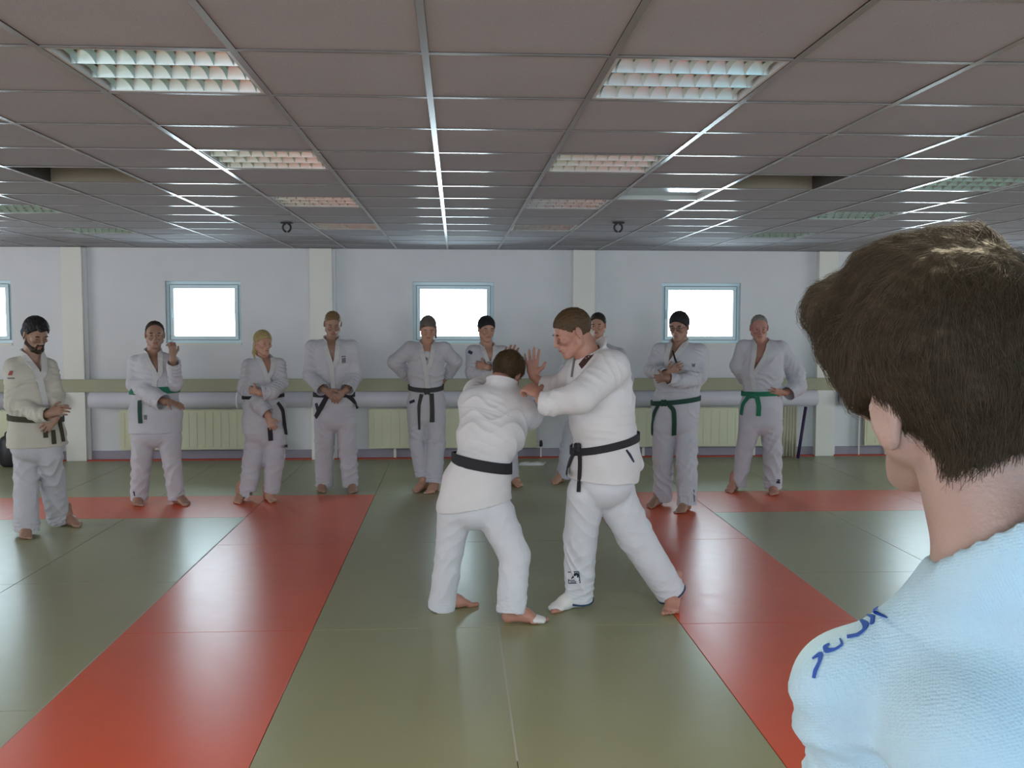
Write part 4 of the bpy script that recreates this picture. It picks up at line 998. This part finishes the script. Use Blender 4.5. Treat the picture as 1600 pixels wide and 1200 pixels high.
def ex_instructor(S, root, k):
    sock(root, k, 0, 0, 1); hemtrim(root, k, 0); hemtrim(root, k, 1)
    sf = k['surf']; tb = (S['_tb'],); jb = (S['_jb'],)
    # emblem near the hem: framed square with a dark swoosh and a bar of print
    for pl, w in (([(887.5, 894), (904, 893)], 1.3), ([(904.2, 893), (906.5, 911)], 1.3), ([(888.5, 904.5), (888.5, 911.5)], 1.2), ([(889, 906.8), (906, 906.3)], 1.1), ([(889, 911.3), (906.3, 910.6)], 1.5),
                  ([(893, 904.2, 1.0), (897, 900, 3.0), (900, 895.5, 5.0)], 3), ([(900, 895.5, 4.5), (903, 898, 3.5), (902.6, 902.6, 1.5)], 3), ([(891, 909), (904, 908.5)], 1.0)):
        sf('emblem', pl, w, M['navy'], k['trousers'], .0012, .0008, None, bv=tb, n=4)
    # embroidered strip along the near shoulder seam: dark base with pale strokes
    st = sf('shoulder_strip', [(936, 541, 6), (930, 548, 11), (922, 556, 13), (914, 565, 14), (907, 573, 12)], 12, M['maroon'], k['jacket'], .002, .002, 'dark maroon embroidered strip on the shoulder', bv=jb, n=3)
    for pl in ([(928, 549), (923, 547)], [(926, 554), (918, 550), (915, 555)], [(921, 559), (914, 555)], [(925, 551), (919, 556)], [(917, 561), (912, 557)]):
        sf('embroidery_stroke', pl, 1.8, M['whitecloth'], k['jacket'], .002, .0065, 'pale stroke of the embroidery', bv=jb, n=2)
    sf('inner_lapel', [(899, 560), (896, 575), (894, 589)], 6, M['greyp'], root, .004, .002, 'grey inner edge of the jacket opening', bv=jb, n=3)
    # back vent flap of the jacket skirt
    P = k['P']; fl = MB()
    a, b, c_, d = P(976, 694, -.04), P(1000, 690, .02), P(1007, 731, .05), P(996, 738, -.02)
    fv = Vol(); fv.cone(P(984, 700, .0), P(994, 726, .0), .055, .048, .05, .045, k['side'], .02).half([.1, 0, -1], P(996, 737, 0), 'c', .003)
    attach(link('skirt_flap', fv.mesh('skirt_flap', .006, folds(3, [], .004)), M['gi_clean']), root)
    sf('vent_tape', [(978, 703, 3), (984, 711, 5), (990, 722, 3)], 5, M['navy'], root, .002, .002, 'dark tape at the side vent', n=3)
def ex_uke(S, root, k):
    sock(root, k, 1, 0, 1, 'toe_tape', heel=False); root['_'] = 0; del root['_']
    P = k['P']; pts = [P(772, 604, .22), P(766, 598, .23), P(760, 590, .25)]
    attach(ribbon('collar_tip', pts, [np.array([0, -1.0, .2])]*3, [.05, .035, .008], .008, M['lapel'], None), root)
    b = MB(); a0 = P(738, 802, .1); a1 = P(735, 822, .08)
    attach(ribbon('belt_end', [P(740, 790, .12), P(739, 803, .1), P(736, 824, .09)], [np.array([0, -1.0, 0])]*3, [.02, .022, .045], .006, M['belt'], None), root)
    for px, py in ((758, 648),): pass
    k['surf']('yoke_seam', [(719, 636), (735, 636), (760, 640), (790, 648), (812, 657)], 1.1, M['lapel'], k['jacket'], .0015, .0005, None, bv=(S['_jb'],))

Z = [0, 0, 1]
PEOPLE = [
 dict(label='bearded person with long dark hair and dark olive belt, leftmost standing student, hands folded', seed=11, ground=(70, 834), hs=1.03, skin='skin_d', gi='gi_warm', hair='h_black', hth=.013, nape=-.09, recede=.015,
      head=(56, 522, .0), face=(50, 28, 0), tor=38, down=1, neck=(50, 556, .02), vneck=(64, 584), lapend=(68, 640),
      rows=[(590, 20, 82), (620, 22, 84), (652, 24, 88), (680, 21, 94), (697, 20, 98)],
      armA=[(22, 575, 15, -.02), (24, 632, 15, -.08), (62, 648, 12, -.2), (75, 648, 12, -.24)], armB=[(76, 574, 13, .08), (88, 618, 12, .04), (90, 640, 10, -.08)],
      handA=dict(w=(78, 645, -.25), t=(99, 640, -.26), n=(0, 1, -.3), th=1, c=.5), handB=dict(w=(88, 652, -.18), t=(68, 672, -.24), n=(-.2, 1, 0), th=-1, c=.45),
      hips=(60, 692, 33), legA=[(42, 712, 19), (41, 765, 18), (42, 830, 18.5)], legB=[(78, 712, 18), (83, 760, 17.5), (92, 814, 16)], footA=(40, 834, 41, 849), footB=(97, 819, 124, 823),
      belt=(22, 650, 92, 656), beltm='belt_ol', ends=[[(70, 665), (71, 684)], [(91, 655), (95, 672), (98, 690)], [(82, 672), (84, 694)]], ew=6, after=ex_beard_band),
 dict(label='person with receding dark hair and green belt raising one hand, second student from left', seed=12, ground=(245, 790), hs=.98, skin='skin_d', hair='h_dbrown', recede=.045, hth=.006,
      head=(242, 523, 0), face=(18, 6, 0), tor=12, neck=(239, 553, .03), vneck=(247, 583), lapend=(243, 606),
      rows=[(574, 213, 276), (600, 212, 275), (612, 211, 274), (645, 205, 281), (676, 204, 282)],
      armA=[(213, 568, 12.5, .02), (211, 600, 13, -.04), (240, 620, 14, -.18), (255, 628, 14, -.24)], armB=[(270, 568, 11, .0), (274, 600, 11, -.06), (271, 567, 10, -.2)],
      handA=dict(w=(262, 627, -.25), t=(281, 633, -.27), n=(.2, .3, -1), th=-1, c=.15), handB=dict(w=(270, 556, -.21), t=(269, 531, -.22), n=(-.6, .6, 0), th=-1, c=.75, sp=.1),
      hips=(244, 668, 31), legA=[(225, 682, 19), (221, 726, 15), (217, 781, 13)], legB=[(264, 682, 18), (269, 724, 14), (276, 780, 13)], footA=(214, 785, 219, 798), footB=(272, 786, 297, 791),
      belt=(212, 610, 272, 608), beltm='belt_g', bw=.06, ends=[[(219, 625), (219, 644), (220, 661)]], ew=6, endm='belt_dg', after=ex_badge2),
 dict(label='blonde person with hair tied back and one arm across the chest, third student from left', seed=13, ground=(400, 782), hs=.93, skin='skin', hair='h_blond', hth=.010, nape=-.06,
      head=(411, 536, 0), face=(38, 8, 0), tor=28, neck=(411, 562, .02), neck_r=.048, vneck=(419, 586), lapend=(424, 620),
      rows=[(578, 388, 440), (605, 384, 438), (635, 383, 443), (655, 382, 445), (676, 381, 447)],
      armA=[(389, 572, 11, .04), (383, 606, 11.5, .02), (405, 632, 12, -.15), (418, 645, 11, -.2)], armB=[(436, 570, 10, -.02), (441, 598, 10, -.08), (424, 612, 12, -.22), (410, 615, 12.5, -.25)],
      handA=dict(w=(419, 654, -.2), t=(426, 666, -.22), n=(-.3, 1, 0), th=1, c=.7, s=.9), handB=dict(w=(402, 612, -.24), t=(386, 609, -.18), n=(.2, 1, 0), th=-1, c=.5, s=.9),
      hips=(415, 668, 31), legA=[(401, 682, 18), (395, 722, 15.5), (385, 776, 13.5)], legB=[(430, 682, 17), (428, 722, 15.5), (424, 770, 12.5)], footA=(378, 781, 367, 790), footB=(415, 780, 429, 786), fs=.93,
      ends=[[(433, 629, 5), (441, 640, 6), (443, 660, 6.5), (446, 679, 7)], [(421, 668), (423, 688)]], belt=(386, 620, 440, 618), bw=.03, ew=7, after=ex_longhair),
 dict(label='person with cropped fair hair, hands clasped over a dark belt, fourth student from left', seed=14, ground=(526, 768), hs=1.0, skin='skin_d', hair='h_short', hth=.002, recede=.01, down=1,
      head=(520, 506, 0), face=(12, 22, 0), tor=4, neck=(518, 533, .03), vneck=(521, 567), lapend=(522, 606), vw=1.15,
      rows=[(556, 490, 550), (585, 494, 548), (612, 493, 550), (630, 491, 554), (650, 490, 557)],
      armA=[(488, 543, 11.5, .0), (485, 586, 12, -.02), (504, 608, 11.5, -.19)], armB=[(550, 543, 11.5, .0), (555, 586, 12, -.02), (543, 608, 11.5, -.19)],
      handA=dict(w=(510, 611, -.2), t=(528, 625, -.26), n=(-.1, 1, -.1), th=1, c=.4), handB=dict(w=(537, 612, -.2), t=(521, 627, -.24), n=(.1, 1, 0), th=-1, c=.4),
      hips=(524, 646, 31), legA=[(508, 660, 17), (507, 702, 15), (507, 760, 13.5)], legB=[(541, 660, 16), (543, 702, 14.5), (548, 760, 12.5)], footA=(505, 764, 501, 773), footB=(548, 765, 554, 773),
      belt=(491, 616, 554, 616), bw=.045, ends=[[(511, 620, 7), (503, 635, 8), (494, 652, 7)], [(537, 616, 5), (550, 624, 7), (559, 638, 5)]], after=ex_badge4),
 dict(label='person with ponytail, white T-shirt under the jacket and hands behind the hips, worn black belt', seed=15, ground=(668, 764), hs=.97, skin='skin', hair='h_mouse', hth=.008, recede=.0, down=1,
      head=(669, 513, 0), face=(5, 26, 0), tor=2, neck=(667, 539, .03), vneck=(668, 571), lapend=(668, 606), vw=1.1,
      rows=[(558, 638, 694), (582, 637, 694), (608, 641, 690), (628, 637, 695), (644, 635, 697)],
      armA=[(641, 546, 12.5, .02), (618, 566, 12.5, .05), (636, 588, 10, .16)], armB=[(694, 546, 12, .02), (711, 565, 11, .05), (699, 587, 9, .16)],
      handA=dict(w=(642, 592, .18), t=(655, 598, .2), n=(0, -1, 0), th=1, c=.4), handB=dict(w=(695, 592, .18), t=(682, 598, .2), n=(0, -1, 0), th=-1, c=.4),
      hips=(666, 640, 29), legA=[(652, 655, 15.5), (654, 697, 14), (661, 745, 12.5)], legB=[(681, 655, 15.5), (681, 697, 14.5), (678, 755, 13)], footA=(668, 764, 641, 771), footB=(683, 766, 672, 771),
      belt=(640, 604, 691, 604), sag=.25, beltm='belt_grey', bw=.045, knot=(667, 612), ends=[[(659, 616, 6), (655, 632, 5), (655, 652, 4), (655, 671, 3.5)], [(674, 615, 7), (675, 635, 7), (675, 659, 7.5)]], after=ex_pony),
 dict(label='dark-haired person with folded arms behind the bent wrestler, in front of the middle window', seed=16, ground=(780, 758), hs=1.0, skin='skin', hair='h_black', hth=.013,
      head=(760, 514, 0), face=(15, 14, 0), tor=10, neck=(761, 543, .02), vneck=(766, 568), lapend=(766, 600),
      rows=[(565, 737, 790), (590, 735, 792), (615, 735, 794), (635, 734, 796), (652, 733, 798)],
      armA=[(740, 551, 12, .0), (739, 582, 12, -.06), (764, 588, 10, -.2)], armB=[(786, 552, 12, .0), (790, 580, 12, -.06), (764, 574, 10, -.2)],
      handA=dict(w=(770, 586, -.2), t=(784, 580, -.15), n=(-.1, 1, 0), th=1, c=.3), handB=dict(w=(758, 573, -.2), t=(744, 570, -.13), n=(.1, 1, 0), th=-1, c=.3),
      hips=(767, 650, 30), legA=[(752, 665, 16), (752, 702, 14), (752, 752, 12)], legB=[(784, 665, 16), (794, 700, 14.5), (800, 750, 11.5)], footA=(752, 756, 750, 764), footB=(800, 756, 812, 761),
      belt=(736, 616, 793, 616), after=ex_badge6),
 dict(label='dark-haired person standing half hidden behind the instructor, dark badge on the sleeve', seed=19, ground=(915, 752), hs=1.0, skin='skin', hair='h_dbrown', hth=.009, recede=.02,
      head=(934, 508, 0), face=(-18, 10, 0), tor=-12, neck=(934, 536, .02), vneck=(926, 565), lapend=(926, 600),
      rows=[(562, 903, 968), (590, 903, 967), (612, 902, 966), (635, 899, 970), (655, 897, 972)],
      armA=[(902, 553, 12, .0), (880, 590, 13, -.04), (905, 604, 10, -.2)], armB=[(966, 556, 13, .0), (977, 592, 13, -.03), (955, 606, 10, -.2)],
      handA=dict(w=(911, 606, -.2), t=(925, 606, -.22), n=(0, 1, 0), th=1, c=.4), handB=dict(w=(949, 607, -.2), t=(935, 609, -.2), n=(0, 1, 0), th=-1, c=.4),
      hips=(925, 652, 34), legA=[(898, 668, 17), (888, 702, 14), (880, 748, 12)], legB=[(945, 668, 16), (945, 702, 14), (945, 748, 12)], footA=(882, 752, 866, 756), footB=(945, 752, 950, 758),
      belt=(903, 616, 967, 616), after=ex_badge9),
 dict(label='dark-haired person in glasses with crossed arms and dark green belt, near the right window', seed=20, ground=(1050, 794), hs=1.03, skin='skin_d', hair='h_black', hth=.011,
      head=(1061, 510, 0), face=(-32, 14, 0), tor=-20, neck=(1062, 538, .03), vneck=(1046, 566), lapend=(1046, 600),
      rows=[(562, 1030, 1094), (590, 1024, 1096), (622, 1024, 1090), (636, 1020, 1091), (652, 1019, 1092)],
      armA=[(1031, 549, 13, .04), (1018, 578, 12, -.03), (1038, 585, 10, -.2)], armB=[(1092, 552, 15, .0), (1090, 588, 14.5, -.08), (1062, 596, 12, -.23), (1046, 592, 11, -.26)],
      handA=dict(w=(1044, 584, -.24), t=(1060, 574, -.27), n=(0, 1, -.2), th=1, c=.35), handB=dict(w=(1040, 590, -.26), t=(1027, 592, -.2), n=(0, 1, 0), th=-1, c=.5),
      hips=(1055, 650, 35), legA=[(1037, 668, 18.5), (1036, 718, 16.5), (1036, 782, 14.5)], legB=[(1072, 668, 19), (1073, 721, 17), (1073, 790, 16)], footA=(1033, 788, 1010, 795), footB=(1076, 796, 1057, 804),
      belt=(1024, 630, 1090, 621), beltm='belt_dg', bw=.042, knot=(1038, 630), ends=[[(1030, 632, 5), (1023, 645, 6), (1020, 662, 5), (1020, 679, 4)], [(1045, 633, 6), (1053, 640, 7), (1054, 660, 7), (1053, 679, 7)]], after=ex_glasses),
 dict(label='grey-haired balding person with green belt and hand on hip, rightmost standing student', seed=21, ground=(1175, 770), hs=1.02, skin='skin_p', hair='h_grey', hth=.002, recede=.035,
      head=(1186, 512, 0), face=(-10, 14, 0), tor=-6, neck=(1189, 536, .03), vneck=(1178, 581), lapend=(1176, 608), vw=1.1,
      rows=[(556, 1158, 1224), (582, 1158, 1224), (615, 1162, 1221), (635, 1157, 1222), (655, 1154, 1224)],
      armA=[(1162, 543, 12, .03), (1151, 572, 11, .06), (1163, 594, 9, .17)], armB=[(1219, 545, 13, .0), (1243, 584, 15, .02), (1246, 604, 14, .0), (1232, 614, 13, -.06)],
      handA=dict(w=(1169, 598, .18), t=(1180, 602, .19), n=(0, -1, 0), th=1, c=.4), handB=dict(w=(1222, 613, -.1), t=(1198, 612, -.17), n=(-.2, .8, .2), th=1, c=.2),
      hips=(1188, 650, 33), legA=[(1171, 668, 17), (1163, 706, 14), (1154, 759, 11.5)], legB=[(1205, 668, 17.5), (1207, 706, 15), (1208, 764, 14)], footA=(1150, 765, 1131, 773), footB=(1206, 768, 1213, 779),
      belt=(1160, 615, 1222, 613), beltm='belt_g', bw=.045, knot=(1176, 618), ends=[[(1170, 620, 6), (1161, 632, 6), (1159, 648, 5)], [(1183, 620, 7), (1186, 635, 7), (1185, 650, 7)]], after=ex_badge11),
 dict(label='brown-haired person bent forward with back to the camera and black belt, gripped by the instructor', seed=17, gi='gi_clean', tr='tr_clean', lap='gi_clean', ground=(740, 962), h=.006, hb=.005, hs=1.0, skin='skin_p', hair='h_brown', hth=.015, strands=dict(n=3500, length=.045, width=.0018, lift=.2), nape=-.085, amp=.0034, 
      head=(793, 583, .34), face=(152, 34, -12), tor=192, neck=(787, 612, .22), collar=1, crx=.082, cry=.07, cz=.068, cw=.055, cofs=np.array([-.01, -.02, 0]), cup=[0, .35, 1], cdrop=1.4, ctilt=-.02,
      rows=[(640, 720, 832, .17), (680, 713, 822, .08), (722, 710, 796, .0), (750, 693, 799, .0), (790, 681, 803, .0)], hemn=(.16, 0, -1),
      armA=[(741, 630, 24, .18), (745, 612, 20, .36), (780, 590, 15, .46)], armB=[(812, 640, 23, .17), (826, 652, 20, .3), (838, 640, 16, .46)],
      handA=dict(w=(790, 575, .48), t=(799, 545, .46), n=(.2, 1, 0), th=-1, c=.4), handB=dict(w=(846, 636, .48), t=(866, 632, .48), n=(0, 1, 0), th=1, c=.6),
      hips=(744, 783, 45), legA=[(711, 800, 28), (702, 862, 22), (690, 950, 22)], legB=[(775, 805, 31), (804, 868, 24.5), (799, 958, 24)], footA=(684, 955, 712, 950), footB=(786, 972, 828, 973), fs=1.02,
      belt=(709, 714, 796, 732), bw=.062, after=ex_uke),
 dict(label='instructor in profile leaning forward with black belt, white sock and dark shoulder embroidery', seed=18, gi='gi_clean', tr='tr_clean', lap='gi_clean', ground=(955, 958), h=.006, hb=.005, hs=1.09, skin='skin_p', hair='h_brown', hth=.006, strands=dict(n=3000, length=.022, width=.0018), amp=.0042, nape=-.06, lapw=.045,
      head=(894, 520, .0), face=(-80, 24, 0), tor=-72, neck=(924, 566, .0), neck_r=.062, collar=1, crx=.078, cry=.072, cz=.118, cw=.055, cdrop=4.2, cofs=np.array([.0, 0, 0]), cup=[.2, 0, 1],
      rows=[(590, 893, 984, 0, .9), (625, 889, 989, 0, .9), (660, 892, 989, 0, .85), (690, 902, 994, 0, .85), (720, 893, 999, 0, .87), (748, 886, 998, 0, .88)], hemn=(-.05, 0, -1),
      armA=[(905, 580, 24, .26), (880, 606, 22, .34), (850, 603, 17, .40)], armB=[(955, 576, 29, -.16), (905, 621, 26, -.28), (862, 630, 19.5, -.22), (848, 629, 19, -.2)],
      handA=dict(w=(833, 588, .42), t=(830, 535, .42), n=(.1, -1, 0), th=1, c=.06, sp=.13, s=1.02), handB=dict(w=(842, 616, -.12), t=(808, 592, .02), n=(-.3, .9, -.3), th=-1, c=.75, s=1.1),
      hips=(943, 735, 45), legA=[(916, 770, 30, -.02), (907, 838, 27), (905, 938, 22.5)], legB=[(960, 772, 34, .02), (993, 838, 29), (1050, 928, 24.5)], footA=(912, 946, 866, 955), footB=(1058, 944, 1040, 970), fs=1.03, tipB=.25,
      belt=(906, 702, 992, 680), bw=.042, knot=(905, 701), ends=[[(901, 702, 8), (893, 720, 9), (886, 741, 10)], [(907, 702, 8), (908, 722, 7), (907, 745, 7), (905, 769, 6)]], after=ex_instructor),
]
for S_ in PEOPLE: person(S_)
# ---- the student close to the camera, seen from behind
def ex_near(S, root, k):
    sf = k['surf']; jb = (S['_jb'],)
    for pl in ([(1369.0, 950.0, 7.6), (1367.0, 957.0, 5.4), (1373.0, 960.0, 4.3), (1387.0, 966.0, 1.6)], [(1356.0, 962.0, 2.2), (1365.0, 964.0, 6.5), (1363.0, 976.0, 5.4)],
               [(1346.0, 970.0, 4.3), (1354.0, 976.0, 9.7), (1351.0, 985.0, 4.3), (1340.0, 993.0, 5.4), (1324.0, 996.0, 6.5)], [(1313.0, 999.0, 2.2), (1317.0, 1008.0, 3.2), (1306.0, 1015.0, 3.2), (1292.0, 1018.0, 8.6), (1289.0, 1011.0, 5.4), (1297.0, 1007.0, 2.2)],
               [(1270.0, 1030.0, 2.2), (1284.0, 1021.0, 7.6), (1281.0, 1035.0, 4.3), (1274.0, 1049.0, 5.4), (1272.0, 1060.0, 4.3)]):
        sf('embroidered_letter', pl, 4, M['blue'], k['jacket'], .0012, .0006, 'blue embroidered letter stroke on the shoulder', bv=jb, n=6)
def hair_near(hv, HP, HR, hs):
    hv.cone(HP(.05, .03, .115), HP(-.06, .090, .085), .03, .030, k=.03).cone(HP(-.06, .090, .085), HP(-.072, .085, .045), .030, .022, k=.03).cone(HP(-.072, .085, .045), HP(-.080, .072, .010), .02, .010, k=.02).cone(HP(-.02, .02, .118), HP(-.04, .10, .10), .03, .024, k=.03)
    hv.cone(HP(0, -.065, -.02), HP(0, -.050, -.118), .066, .052, .045, .032, HR[0], .03).cone(HP(-.070, .050, .04), HP(-.078, .022, -.01), .026, .014, k=.03).cone(HP(.02, -.04, .118), HP(-.04, .03, .12), .028, .026, k=.02)
def comb_near(d):
    up_ = max(0.0, d[2]); return np.array([-.45*up_, .95*up_+.05, -.25-1.0*(1-up_)])
near = dict(label='brown-haired person in light blue-white jacket seen from behind, close at the right edge', seed=41, Y=.95, h=.0055, hb=.0045, hh=.004, hs=1.05, skin='skin_n', gi='gi_near', tr='gi_near', lap='gi_near', hair='h_near', amp=.006,
      hth=.020, nape=-.15, hamp=.001, hairx=hair_near, strands=dict(n=22000, length=.055, width=.0010, lift=.16, comb=comb_near), ear_dz=-.030,
      head=(1474, 590, .05), face=(188, 10, 5), tor=207, neck=(1572, 872, -.03), neck_r=.057, collar=2, crx=.080, cry=.082, cz=.062, cw=.05, ctilt=.0, cdrop=3.2,
      rows=[(1150, 1390, 1800, -.06), (1350, 1385, 1805, -.06), (1593, 1400, 1790, -.04), (1800, 1370, 1820, -.04), (2000, 1350, 1840, -.04)],
      armA=[(1345, 1085, 98, .02), (1385, 1560, 100, .06), (1425, 1880, 90, .22)], armB=[(1800, 1045, 98, -.14), (1850, 1500, 100, -.12), (1800, 1850, 90, .05)],
      jx=[(1318, 1060, .02, 62, 1330, 1110, .02, 75), (1285, 1075, 0, 40, 1340, 1060, 0, 55), (1300, 1135, .0, 28, 1350, 1190, .0, 60)],
      handA=dict(w=(1435, 1960, .28), t=(1450, 2090, .3), n=(1, 0, 0), th=-1, c=.4), handB=dict(w=(1795, 1930, .1), t=(1780, 2060, .12), n=(-1, 0, 0), th=1, c=.4),
      hips=(1595, 1930, 190, -.04), legA=[(1505, 2080, 125), (1500, 2500, 105), (1500, 2960, 95)], legB=[(1690, 2080, 125), (1700, 2500, 105), (1700, 2960, 95)],
      footA=(1490, 3150, 1440, 2850), footB=(1700, 3150, 1760, 2850), belt=(1395, 1593, 1795, 1593), after=ex_near)
M['h_near'] = hmat('hair_near_brown', (0.050, 0.036, 0.020), .3)
person(near)
